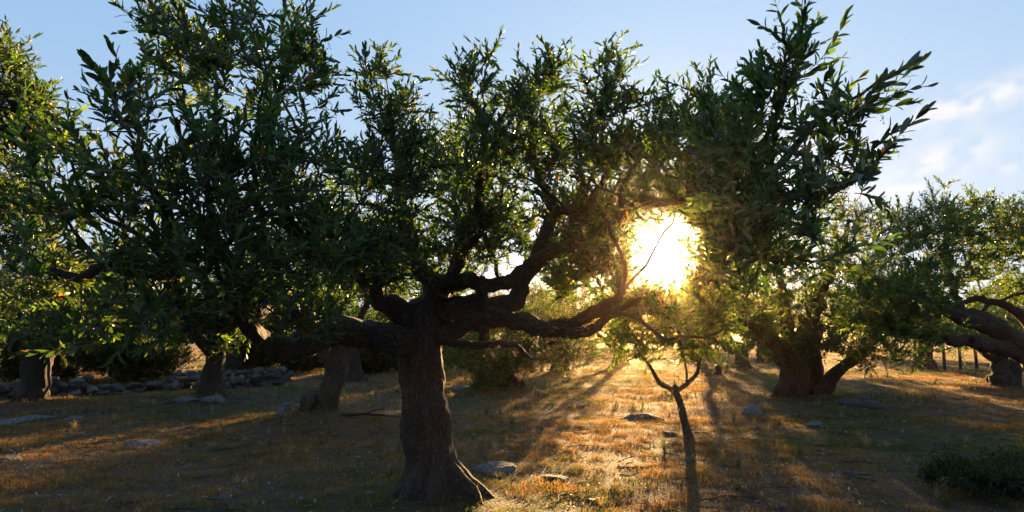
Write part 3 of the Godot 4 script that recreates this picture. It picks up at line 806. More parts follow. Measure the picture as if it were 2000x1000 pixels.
	tree(o, 3, [
		[[Vector3(4.895, -0.124, -10.900), Vector3(4.956, 0.156, -10.900), Vector3(4.964, 0.447, -10.900), Vector3(4.960, 0.686, -10.900), Vector3(4.987, 0.847, -10.900)], [0.286, 0.235, 0.218, 0.218, 0.168]],
		[[Vector3(5.492, -0.116, -11.200), Vector3(5.493, 0.200, -11.200), Vector3(5.479, 0.563, -11.200), Vector3(5.480, 0.883, -11.200), Vector3(5.605, 1.391, -11.200)], [0.16, 0.145, 0.13, 0.12, 0.08]], [[Vector3(5.275, -0.054, -10.900), Vector3(5.414, 0.174, -10.900), Vector3(5.593, 0.424, -10.850), Vector3(5.757, 0.603, -10.800), Vector3(6.031, 0.853, -10.700), Vector3(6.441, 1.205, -10.600)], [0.15, 0.14, 0.115, 0.1, 0.07, 0.04]],
		[[Vector3(4.922, 0.651, -10.900), Vector3(4.575, 1.027, -10.800), Vector3(4.107, 1.293, -10.600), Vector3(3.598, 1.553, -10.500)], [0.18, 0.13, 0.09, 0.05]], [[Vector3(4.980, 0.713, -10.900), Vector3(5.220, 1.250, -10.900), Vector3(5.489, 1.931, -10.900), Vector3(5.899, 2.577, -10.900), Vector3(6.129, 3.232, -10.900)], [0.2, 0.15, 0.1, 0.06, 0.03]], [[Vector3(4.982, 0.758, -10.900), Vector3(4.914, 1.479, -11.000), Vector3(4.904, 2.235, -11.200), Vector3(4.793, 2.917, -11.300)], [0.15, 0.11, 0.06, 0.03]],
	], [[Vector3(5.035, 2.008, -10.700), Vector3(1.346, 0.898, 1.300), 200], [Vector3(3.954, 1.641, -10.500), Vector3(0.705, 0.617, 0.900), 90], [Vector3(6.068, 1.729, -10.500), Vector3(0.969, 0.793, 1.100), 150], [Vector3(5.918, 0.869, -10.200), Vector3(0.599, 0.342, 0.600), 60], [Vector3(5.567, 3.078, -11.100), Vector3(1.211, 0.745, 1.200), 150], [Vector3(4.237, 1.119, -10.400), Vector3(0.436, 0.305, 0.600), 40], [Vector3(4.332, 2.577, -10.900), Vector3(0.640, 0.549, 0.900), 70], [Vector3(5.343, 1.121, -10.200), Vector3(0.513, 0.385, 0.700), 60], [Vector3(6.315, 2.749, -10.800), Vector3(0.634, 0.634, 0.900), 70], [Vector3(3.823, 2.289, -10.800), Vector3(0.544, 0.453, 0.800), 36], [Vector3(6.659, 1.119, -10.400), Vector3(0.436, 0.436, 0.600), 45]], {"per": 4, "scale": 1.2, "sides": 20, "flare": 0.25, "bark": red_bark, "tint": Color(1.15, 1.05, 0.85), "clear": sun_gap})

	o = thing("olive_tree", "olive tree whose thick bare limbs arch in low from the side", "tree", Vector3(7.6, 0, -8.2))
	tree(o, 1, [
		[[Vector3(7.506, -0.252, -8.200), Vector3(7.426, 0.204, -8.200), Vector3(7.231, 0.567, -8.200), Vector3(6.875, 0.871, -8.100), Vector3(6.588, 1.084, -8.050), Vector3(6.235, 1.290, -8.000), Vector3(5.837, 1.387, -7.900), Vector3(5.417, 1.528, -7.800), Vector3(4.978, 1.730, -7.700), Vector3(4.477, 1.870, -7.600)], [0.31, 0.237, 0.2, 0.174, 0.148, 0.122, 0.103, 0.074, 0.048, 0.022]],
		[[Vector3(6.736, 0.906, -8.050), Vector3(6.371, 0.993, -8.000), Vector3(5.940, 1.087, -7.900), Vector3(5.575, 1.114, -7.800), Vector3(5.127, 1.204, -7.700), Vector3(4.686, 1.266, -7.600)], [0.12, 0.103, 0.086, 0.073, 0.052, 0.026]], [[Vector3(7.171, 0.633, -8.200), Vector3(6.973, 1.070, -8.150), Vector3(6.697, 1.419, -8.100), Vector3(6.411, 1.601, -8.100), Vector3(6.107, 1.652, -8.050), Vector3(5.811, 1.549, -8.000), Vector3(5.504, 1.730, -7.900)], [0.103, 0.073, 0.057, 0.048, 0.041, 0.03, 0.017]],
		[[Vector3(6.463, 1.171, -8.050), Vector3(6.250, 1.391, -8.050), Vector3(6.068, 1.458, -8.050), Vector3(5.919, 1.444, -8.050)], [0.086, 0.077, 0.073, 0.052]], [[Vector3(5.868, 1.367, -7.900), Vector3(5.709, 1.797, -7.900), Vector3(5.762, 2.347, -8.000), Vector3(5.771, 2.830, -8.000)], [0.06, 0.039, 0.022, 0.009]], [[Vector3(5.845, 1.441, -7.950), Vector3(6.445, 1.608, -8.100), Vector3(7.044, 1.827, -8.300), Vector3(7.244, 2.390, -8.300)], [0.026, 0.022, 0.017, 0.009]],
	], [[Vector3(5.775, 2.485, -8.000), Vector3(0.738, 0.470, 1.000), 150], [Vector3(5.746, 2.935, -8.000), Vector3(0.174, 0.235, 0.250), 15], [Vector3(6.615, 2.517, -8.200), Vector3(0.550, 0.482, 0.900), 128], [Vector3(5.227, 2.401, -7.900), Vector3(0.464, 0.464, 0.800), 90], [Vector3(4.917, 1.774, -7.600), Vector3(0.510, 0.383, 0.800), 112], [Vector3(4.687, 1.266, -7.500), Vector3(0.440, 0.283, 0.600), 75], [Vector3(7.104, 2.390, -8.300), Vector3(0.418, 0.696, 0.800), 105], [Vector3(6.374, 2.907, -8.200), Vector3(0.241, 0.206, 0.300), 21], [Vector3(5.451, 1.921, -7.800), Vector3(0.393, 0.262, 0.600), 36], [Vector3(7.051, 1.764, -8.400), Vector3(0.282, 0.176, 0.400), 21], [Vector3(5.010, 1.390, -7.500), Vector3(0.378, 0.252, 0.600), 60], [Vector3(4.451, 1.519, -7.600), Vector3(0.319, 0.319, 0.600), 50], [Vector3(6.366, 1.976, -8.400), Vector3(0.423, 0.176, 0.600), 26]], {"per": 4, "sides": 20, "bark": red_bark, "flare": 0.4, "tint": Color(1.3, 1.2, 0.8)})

	o = thing("olive_tree", "small olive tree with spreading foot under the arching limbs, near the wire fence", "tree", Vector3(9.8, 0, -12.5))
	tree(o, 2, [
		[[Vector3(9.805, -0.098, -12.500), Vector3(9.865, 0.184, -12.500), Vector3(9.859, 0.438, -12.500), Vector3(9.854, 0.693, -12.500), Vector3(9.682, 1.002, -12.400)], [0.24, 0.208, 0.168, 0.128, 0.08]], [[Vector3(10.017, -0.038, -12.500), Vector3(10.055, 0.336, -12.500), Vector3(10.226, 0.693, -12.500), Vector3(10.602, 1.103, -12.500)], [0.19, 0.16, 0.13, 0.07]], [[Vector3(9.849, 0.642, -12.500), Vector3(9.559, 0.798, -12.400), Vector3(9.358, 1.104, -12.300)], [0.1, 0.08, 0.05]],
	], [[Vector3(9.801, 1.413, -12.500), Vector3(1.154, 0.419, 1.100), 140], [Vector3(10.832, 1.309, -12.500), Vector3(0.839, 0.629, 1.000), 90], [Vector3(9.115, 1.102, -12.600), Vector3(0.634, 0.370, 0.800), 60]], {"per": 4, "scale": 1.2})

	o = thing("olive_tree", "olive tree far off between the spiky yucca and the reddish trunk", "tree", Vector3(7.9, 0, -21.0))
	tree(o, 1, [[[Vector3(7.802, -0.132, -21.000), Vector3(7.790, 0.347, -21.000), Vector3(7.841, 0.691, -21.000)], [0.3, 0.2, 0.17]], [[Vector3(7.833, 0.519, -21.000), Vector3(7.272, 1.210, -20.800), Vector3(6.880, 1.722, -20.600)], [0.12, 0.07, 0.04]], [[Vector3(7.833, 0.519, -21.000), Vector3(8.470, 1.210, -21.200), Vector3(8.902, 1.917, -21.300)], [0.12, 0.07, 0.04]]],
		[[Vector3(8.154, 1.732, -21.000), Vector3(1.057, 0.705, 1.400), 130], [Vector3(8.648, 1.038, -20.800), Vector3(0.872, 0.611, 1.200), 70], [Vector3(6.929, 1.389, -21.600), Vector3(0.725, 0.580, 0.900), 70]], {"per": 5, "scale": 1.5, "clear": sun_gap})
	o = thing("olive_tree", "far olive tree with short trunk, between the bushy stump and the young tree", "tree", Vector3(4.1, 0, -23.8))
	tree(o, 1, [[[Vector3(4.170, -0.116, -23.800), Vector3(4.160, 0.292, -23.800), Vector3(4.147, 0.624, -23.800)], [0.34, 0.24, 0.2]], [[Vector3(4.143, 0.429, -23.800), Vector3(3.324, 1.114, -23.500), Vector3(2.734, 1.696, -23.400)], [0.14, 0.08, 0.04]], [[Vector3(4.143, 0.429, -23.800), Vector3(4.390, 1.014, -24.000), Vector3(4.340, 1.612, -24.200)], [0.13, 0.08, 0.04]]],
		[[Vector3(3.272, 1.408, -23.800), Vector3(1.398, 0.759, 1.500), 150], [Vector3(2.142, 1.211, -23.400), Vector3(0.982, 0.687, 1.200), 80]], {"per": 5, "scale": 1.5, "clear": sun_gap})
	o = thing("olive_tree", "far olive tree with high crown straight behind the young tree", "tree", Vector3(7.85, 0, -26.5))
	tree(o, 1, [[[Vector3(7.85, -0.1, -26.5), Vector3(7.90, 0.7, -26.5), Vector3(7.85, 1.4, -26.5)], [0.3, 0.2, 0.18]], [[Vector3(7.85, 1.2, -26.5), Vector3(7.45, 1.8, -26.4), Vector3(7.05, 2.5, -26.4)], [0.13, 0.09, 0.03]], [[Vector3(7.85, 1.2, -26.5), Vector3(8.25, 1.9, -26.6), Vector3(8.75, 2.5, -26.6)], [0.13, 0.09, 0.03]]],
		[[Vector3(7.35, 2.6, -26.4), Vector3(0.8, 0.5, 1.0), 80], [Vector3(8.55, 2.6, -26.6), Vector3(1.0, 0.7, 1.0), 110], [Vector3(7.85, 3.0, -26.5), Vector3(0.9, 0.4, 0.9), 60]], {"per": 5, "scale": 1.5, "clear": sun_gap})
	build_far_trees()

func build_far_trees() -> void:
	var protos: Array[Node3D] = []
	var spots := [
		[-9.0, -20.0, 1.0, "shaded olive tree behind the stone wall, left of the slender olive"], [-13.5, -17.5, 1.1, "shaded olive tree behind the dark scrub at the far side of the wall"], [-6.8, -22.5, 0.95, "far olive tree seen past the thick trunk's shoulder"],
		[-9.8, -28.0, 1.15, "far olive tree beyond the end of the stone wall"], [0.6, -27.5, 1.05, "far olive tree behind the low bushy olive"], [10.6, -26.0, 1.0, "far olive tree behind the reddish trunk"], [14.0, -21.0, 1.05, "far olive tree between the broad olive and the wire fence"],
		[1.5, -19.5, 0.9, "olive tree right of the low bushy olive, its crown hanging low over the grass"], [19.5, -24.0, 1.1, "far olive tree beyond the wire fence"], [2.8, -40.0, 1.1, "distant olive tree left of the young tree, past the clearing"], [13.2, -42.0, 1.15, "distant olive tree at the far end of the sunlit clearing"], [-1.5, -44.0, 1.2, "distant olive tree in the gap under the right limbs"],
		[20.0, -38.0, 1.2, "distant olive tree beyond the hanging branches of the broad olive"], [27.0, -33.0, 1.2, "distant olive tree far beyond the fence, under the arching limbs"], [-12.0, -33.0, 1.2, "distant olive tree in the dark behind the scrub"], [9.5, -58.0, 1.4, "farthest olive tree, small below the sun"], [17.0, -60.0, 1.4, "farthest olive tree, just right of the one below the sun"], [3.0, -62.0, 1.4, "farthest olive tree, just left of the one below the sun"],
	]
	for v in 2:
		var s: Array = spots[v]
		var o := thing("olive_tree", s[3], "tree", Vector3.ZERO, "olive trees in the background of the grove")
		var limbs := [[[Vector3(0, -0.15, 0), Vector3(0.02, 0.3, 0), Vector3(-0.05, 0.8, 0.05), Vector3(0, 1.15, 0)], [0.34, 0.24, 0.2, 0.18]]]
		var lobes := []
		for k in 5:
			var g := TAU * k / 5 + v * 0.7
			var far := rng.randf_range(1.0, 1.6)
			var e := Vector3(cos(g) * far, rng.randf_range(1.7, 2.6), sin(g) * far)
			limbs.append([[Vector3(0, 0.95, 0), Vector3(cos(g) * far * 0.45, 1.35, sin(g) * far * 0.45), e], [0.13, 0.09, 0.03]])
			lobes.append([e, Vector3(0.95, rng.randf_range(0.6, 0.9), 0.95), 60])
			lobes.append([Vector3(e.x * 1.25, rng.randf_range(1.2, 1.5), e.z * 1.25), Vector3(0.7, 0.45, 0.7), 26])
		lobes.append([Vector3(0, 2.7, 0), Vector3(1.0, 0.7, 1.0), 60])
		tree(o, 1, limbs, lobes, {"per": 5, "scale": 1.5})
		o.rotation.y = v * 1.1
		protos.append(o)
	for k in range(2, spots.size()):
		var s: Array = spots[k]
		var c: Node3D = protos[k % 2].duplicate()
		c.name = numbered("olive_tree")
		add_child(c)
		tag(c, s[3], "tree", "olive trees in the background of the grove")
		c.rotation.y = k * 1.31
		c.scale = Vector3.ONE * s[2]
		c.position = with_ground(Vector3(s[0], 0, s[1]))
	for v in 2:
		protos[v].position = with_ground(Vector3(spots[v][0], 0, spots[v][1]))


# ---------------------------------------------------------------- ground and grass

func build_ground() -> void:
	var m := StandardMaterial3D.new()
	m.albedo_texture = tex(ramp_picture(noise(41, 0.03, 6), 1024, [[0.0, Color(0.05, 0.034, 0.02)], [0.4, Color(0.062, 0.034, 0.013)], [0.65, Color(0.095, 0.055, 0.021)], [1.0, Color(0.16, 0.1, 0.04)]]))
	m.vertex_color_use_as_albedo = true
	m.heightmap_enabled = true
	m.heightmap_texture = tex(noise(43, 0.05, 6).get_seamless_image(1024, 1024))
	m.heightmap_scale = 5.0
	m.roughness = 0.95
	var b := Buf.new()
	var n := 150
	var at := []
	for j in range(-n, n + 1):
		var z := -9.0 - (j * 0.11 + signf(j) * pow(absf(j) / n, 5.0) * 620.0)
		for i in range(-n, n + 1):
			var x := i * 0.12 + signf(i) * pow(absf(i) / n, 5.0) * 620.0
			var e := 0.06
			var h := ground_at(x, z)
			var nn := Vector3(h - ground_at(x + e, z), e, h - ground_at(x, z + e)).normalized()
			var g := soft(0.0, 0.5, patchy.get_noise_2d(x * 0.35 + 50.0, z * 0.35) + 0.1)
			b.vert(Vector3(x, h, z), nn, Vector2(x, z) / 1.7, Color(1.0, 0.92, 0.85).lerp(Color(0.55, 0.75, 0.4), g * 0.8))
	var row := 2 * n + 1
	for j in 2 * n:
		for i in 2 * n:
			var a := j * row + i
			b.tri(a, a + row, a + 1)
			b.tri(a + 1, a + row, a + row + 1)
	var o := MeshInstance3D.new()
	o.name = "ground"
	o.mesh = b.commit(ArrayMesh.new(), m)
	o.set_meta("kind", "structure")
	tag(o, "dry mown grassland floor of the olive grove", "ground")
	add_child(o)

func blade(b: Buf, base: Vector3, d: Vector3, length: float, width: float, droop: float, col: Color) -> void:
	var side := d.cross(Vector3.UP)
	if side.length_squared() < 0.001:
		side = Vector3.RIGHT
	side = side.normalized() * width * 0.5
	var flat := Vector3(d.x, 0, d.z).normalized()
	var mid := base + d * length * 0.55
	var tip := base + d * length * 0.85 + flat * length * droop - Vector3(0, length * droop * 0.5, 0)
	var nn := side.cross(d).normalized()
	var f := b.v.size()
	b.vert(base - side, nn, Vector2.ZERO, col)
	b.vert(base + side, nn, Vector2.ZERO, col)
	b.vert(mid - side * 0.8, nn, Vector2.ZERO, col)
	b.vert(mid + side * 0.8, nn, Vector2.ZERO, col)
	b.vert(tip, nn, Vector2.ZERO, col)
	b.tri(f, f + 2, f + 1)
	b.tri(f + 1, f + 2, f + 3)
	b.tri(f + 2, f + 4, f + 3)

func build_grass() -> void:
	var tufts: Array[ArrayMesh] = []
	for v in 5:
		var b := Buf.new()
		for k in 16:
			var g := rng.randf() * TAU
			var lean := rng.randf_range(0.1, 1.25) if v < 3 else rng.randf_range(0.05, 0.7)
			var d := Vector3(cos(g) * sin(lean), cos(lean), sin(g) * sin(lean))
			var q := rng.randf() * TAU
			var r := 0.07 * sqrt(rng.randf())
			var s := rng.randf_range(0.7, 1.25)
			blade(b, Vector3(cos(q) * r, -0.005, sin(q) * r), d, rng.randf_range(0.02, 0.065), rng.randf_range(0.002, 0.004), rng.randf_range(0.0, 0.4), Color(s, s * rng.randf_range(0.9, 1.08), s * rng.randf_range(0.75, 1.1)))
		tufts.append(b.commit(ArrayMesh.new(), straw_mat))
	var rank := []
	var rt := []
	var dry := []
	var dt := []
	for v in 5:
		dry.append([])
		dt.append([])
	for band in [[3.4, 9.0, 46000, 1.0], [9.0, 20.0, 56000, 1.35], [20.0, 50.0, 42000, 2.2]]:
		for k in int(band[2]):
			var u := rng.randf()
			var dist := sqrt(lerpf(band[0] * band[0], band[1] * band[1], u))
			var x := rng.randf_range(-1.02, 1.02) * (dist + 0.8)
			var z := -dist
			var green := patchy.get_noise_2d(x * 0.35 + 50.0, z * 0.35) + 0.45 * patchy.get_noise_2d(x * 1.9, z * 1.9 + 30.0)
			var bare := patchy.get_noise_2d(x * 1.4 - 70.0, z * 1.4)
			if bare < -0.3 and rng.randf() < 0.45:
				continue
			var clump := patchy.get_noise_2d(x * 5.0, z * 5.0 - 90.0)
			if clump < -0.12 and rng.randf() < 0.6:
				continue
			var s: float = band[3] * rng.randf_range(0.5, 1.05) * (0.9 + maxf(0.0, bare) * 0.9 + clump * 0.9)
			var c := Color(0.46, 0.285, 0.10).lerp(Color(0.15, 0.082, 0.03), pow(rng.randf(), 0.8))
			if green + rng.randf_range(-0.18, 0.18) > 0.08:
				c = Color(0.07, 0.105, 0.02).lerp(Color(0.19, 0.18, 0.045), rng.randf())
			var v := rng.randi() % 5
			dry[v].append(Transform3D(Basis(Vector3.UP, rng.randf() * TAU).scaled_local(Vector3(s, s * rng.randf_range(0.7, 1.2), s)), Vector3(x, ground_at(x, z), z)))
			dt[v].append(c)
	for v in 5:
		scatter("dry_grass", tufts[v], dry[v], dt[v], self)
	var litter := []
	var lt := []
	for k in 15000:
		var dist := sqrt(rng.randf_range(12.0, 260.0))
		var x := rng.randf_range(-1.0, 1.0) * (dist + 0.5)
		var b := Basis.from_euler(Vector3(rng.randf_range(-0.5, 0.5) - PI / 2, rng.randf() * TAU, 0)).scaled_local(Vector3.ONE * rng.randf_range(0.035, 0.06))
		litter.append(Transform3D(b, Vector3(x, ground_at(x, -dist) + rng.randf_range(0.012, 0.04), -dist)))
		lt.append(Color(0.26, 0.2, 0.13).lerp(Color(0.12, 0.075, 0.04), rng.randf()) if rng.randf() < 0.85 else Color(0.42, 0.4, 0.36))
	var lb := Buf.new()
	leaf_into(lb, Transform3D(), 1.0, 0.25, 0.25, 0.6, Color.WHITE)
	scatter("fallen_leaves", lb.commit(ArrayMesh.new(), straw_mat), litter, lt, self)
	var sb := Buf.new()
	tube(sb, PackedVector3Array([Vector3(-0.5, 0.01, 0), Vector3(-0.15, 0.05, 0.06), Vector3(0.2, 0.02, -0.03), Vector3(0.5, 0.04, 0.05)]), PackedFloat32Array([0.022, 0.02, 0.015, 0.008]), 5)
	tube(sb, PackedVector3Array([Vector3(-0.05, 0.04, 0.03), Vector3(0.1, 0.1, 0.15), Vector3(0.2, 0.08, 0.3)]), PackedFloat32Array([0.013, 0.01, 0.005]), 4)
	var sticks := []
	var st := []
	for k in 900:
		var dist := sqrt(rng.randf_range(14.0, 200.0))
		var x := rng.randf_range(-1.0, 1.0) * (dist + 0.5)
		sticks.append(Transform3D(Basis(Vector3.UP, rng.randf() * TAU).scaled_local(Vector3.ONE * rng.randf_range(0.08, 0.34)), Vector3(x, ground_at(x, -dist) + 0.012, -dist)))
		st.append(Color(1, 1, 1))
	scatter("fallen_twigs", sb.commit(ArrayMesh.new(), pale_bark), sticks, st, self)
	# taller seed stalks and green weeds that the mower left
	var weed := Buf.new()
	for k in 26:
		var g := rng.randf() * TAU
		var lean := rng.randf_range(0.05, 0.9)
		var d := Vector3(cos(g) * sin(lean), cos(lean), sin(g) * sin(lean))
		var s := rng.randf_range(0.7, 1.3)
		blade(weed, Vector3(cos(g), 0, sin(g)) * 0.03 * rng.randf(), d, rng.randf_range(0.06, 0.17), rng.randf_range(0.004, 0.009), rng.randf_range(0.1, 0.5), Color(s, s, s))
	var wm := weed.commit(ArrayMesh.new(), straw_mat)
	for k in 2800:
		var dist := sqrt(rng.randf_range(12.0, 520.0))
		var x := rng.randf_range(-1.0, 1.0) * (dist + 0.5)
		if patchy.get_noise_2d(x * 0.8 + 9.0, -dist * 0.8) < 0.05:
			continue
		rank.append(Transform3D(Basis(Vector3.UP, rng.randf() * TAU).scaled_local(Vector3(1, rng.randf_range(0.7, 1.6), 1) * rng.randf_range(0.35, 0.95)), Vector3(x, ground_at(x, -dist), -dist)))
		rt.append(Color(0.07, 0.115, 0.028) if rng.randf() < 0.5 else Color(0.38, 0.28, 0.13))
	scatter("weeds", wm, rank, rt, self)


# ---------------------------------------------------------------- stones

func rock_mesh(sd: int, rings: int, flat: float, square: float) -> ArrayMesh:
	var f := noise(sd, 0.9, 4)
	var rg := noise(sd + 50, 1.6, 3, true)
	var b := Buf.new()
	var segs := rings * 2
	var cuts := []
	var rr := RandomNumberGenerator.new()
	rr.seed = sd * 77
	for k in 13:
		var n := Vector3(rr.randf_range(-1, 1), rr.randf_range(-1, 1), rr.randf_range(-1, 1)).normalized()
		cuts.append([n, rr.randf_range(0.66, 0.95)])
	var at := PackedVector3Array()
	for j in rings + 1:
		var up := (float(j) / rings - 0.5) * PI
		for k in segs + 1:
			var g := TAU * (k % segs) / segs
			var d := Vector3(cos(g) * cos(up), sin(up), sin(g) * cos(up))
			var reach := 1.35
			for c in cuts:
				var along: float = d.dot(c[0])
				if along > 0.05:
					reach = minf(reach, c[1] / along)
			var p := d * lerpf(1.0, reach, square)
			p *= 1.0 + 0.16 * f.get_noise_3dv(d) + 0.09 * rg.get_noise_3dv(d * 1.7)
			p.y *= flat
			at.append(p * 0.5)
	for j in rings + 1:
		for k in segs + 1:
			var i := j * (segs + 1) + k
			var l := j * (segs + 1) + (k - 1 if k > 0 else segs - 1)
			var r := j * (segs + 1) + (k + 1 if k < segs else 1)
			var u := maxi(j - 1, 0) * (segs + 1) + k
			var w := mini(j + 1, rings) * (segs + 1) + k
			var nn := (at[w] - at[u]).cross(at[r] - at[l])
			nn = at[i].normalized() if nn.length_squared() < 1e-10 else nn.normalized()
			b.vert(at[i], nn if nn.dot(at[i]) > 0.0 else -nn, Vector2.ZERO, Color.WHITE)
	for j in rings:
		for k in segs:
			var a := j * (segs + 1) + k
			b.tri(a, a + 1, a + segs + 1)
			b.tri(a + 1, a + segs + 2, a + segs + 1)
	if rings < 12:      # broken faces meet in hard edges
		var f2 := Buf.new()
		for q in range(0, b.i.size(), 3):
			var p0 := b.v[b.i[q]]
			var p1 := b.v[b.i[q + 1]]
			var p2 := b.v[b.i[q + 2]]
			var nn := (p1 - p0).cross(p2 - p0)
			if nn.length_squared() < 1e-12:
				continue
			nn = nn.normalized()
			if nn.dot(p0 + p1 + p2) < 0.0:
				nn = -nn
			for p in [p0, p1, p2]:
				f2.i.append(f2.v.size())
				f2.vert(p, nn, Vector2.ZERO, Color.WHITE)
		b = f2
	return b.commit(ArrayMesh.new(), stone_mats[sd % 4])

func build_wall() -> void:
	var shapes: Array[ArrayMesh] = []
	for k in 8:
		shapes.append(rock_mesh(60 + k, 8, 0.8, 1.0))
	var runs := [
		["low tumbled dry stone wall running along the left edge of the grove", [Vector3(-9.390, 0.000, -9.878), Vector3(-8.932, 0.000, -10.883), Vector3(-8.268, 0.000, -12.121), Vector3(-7.145, 0.000, -12.965), Vector3(-5.966, 0.000, -13.937), Vector3(-5.248, 0.000, -14.481)], 0.42, 250],
		["mossy stretch of dry stone wall in the shade behind the pale gnarled trunk", [Vector3(-4.870, 0.000, -16.404), Vector3(-4.432, 0.000, -19.169), Vector3(-3.557, 0.000, -20.501), Vector3(-2.589, 0.000, -22.367)], 0.6, 110],
	]
	for run in runs:
		var pts: Array = run[1]
		var o := thing("dry_stone_wall", run[0], "wall", pts[0])
		var cv := Curve3D.new()
		for p in pts:
			cv.add_point(p)
		var len := cv.get_baked_length()
		var made := 0
		for course in 4:
			var s := rng.randf() * 0.2
			while s < len and made < int(run[3]) + 40:
				var size := rng.randf_range(0.17, 0.38) * (1.0 if course < 3 else 0.85)
				var p := cv.sample_baked(s)
				s += size * rng.randf_range(0.62, 0.85)
				var gap := lump.get_noise_2d(s * 0.6, pts[0].x)
				if course == 3 and (gap < 0.0 or rng.randf() < 0.25) or course == 2 and gap < -0.25:
					continue
				var hgt: float = run[2] / 3.9
				var y := ground_at(p.x, p.z) + hgt * (course * 0.92 + 0.3)
				var t := Transform3D(Basis.from_euler(Vector3(rng.randf_range(-0.2, 0.2), rng.randf() * TAU, rng.randf_range(-0.2, 0.2))).scaled_local(Vector3(size, hgt * rng.randf_range(1.5, 2.2), size * rng.randf_range(0.7, 1.0))), Vector3(p.x + rng.randf_range(-0.08, 0.08), y, p.z + rng.randf_range(-0.1, 0.1)) - pts[0])
				var st := part("stone", shapes[rng.randi() % 8], o, t)
				var q := rng.randf()
				st.material_override = stone_mats[2] if q < 0.1 else stone_mats[3] if q < 0.75 else stone_mats[1] if q < 0.95 else stone_mats[0]
				made += 1

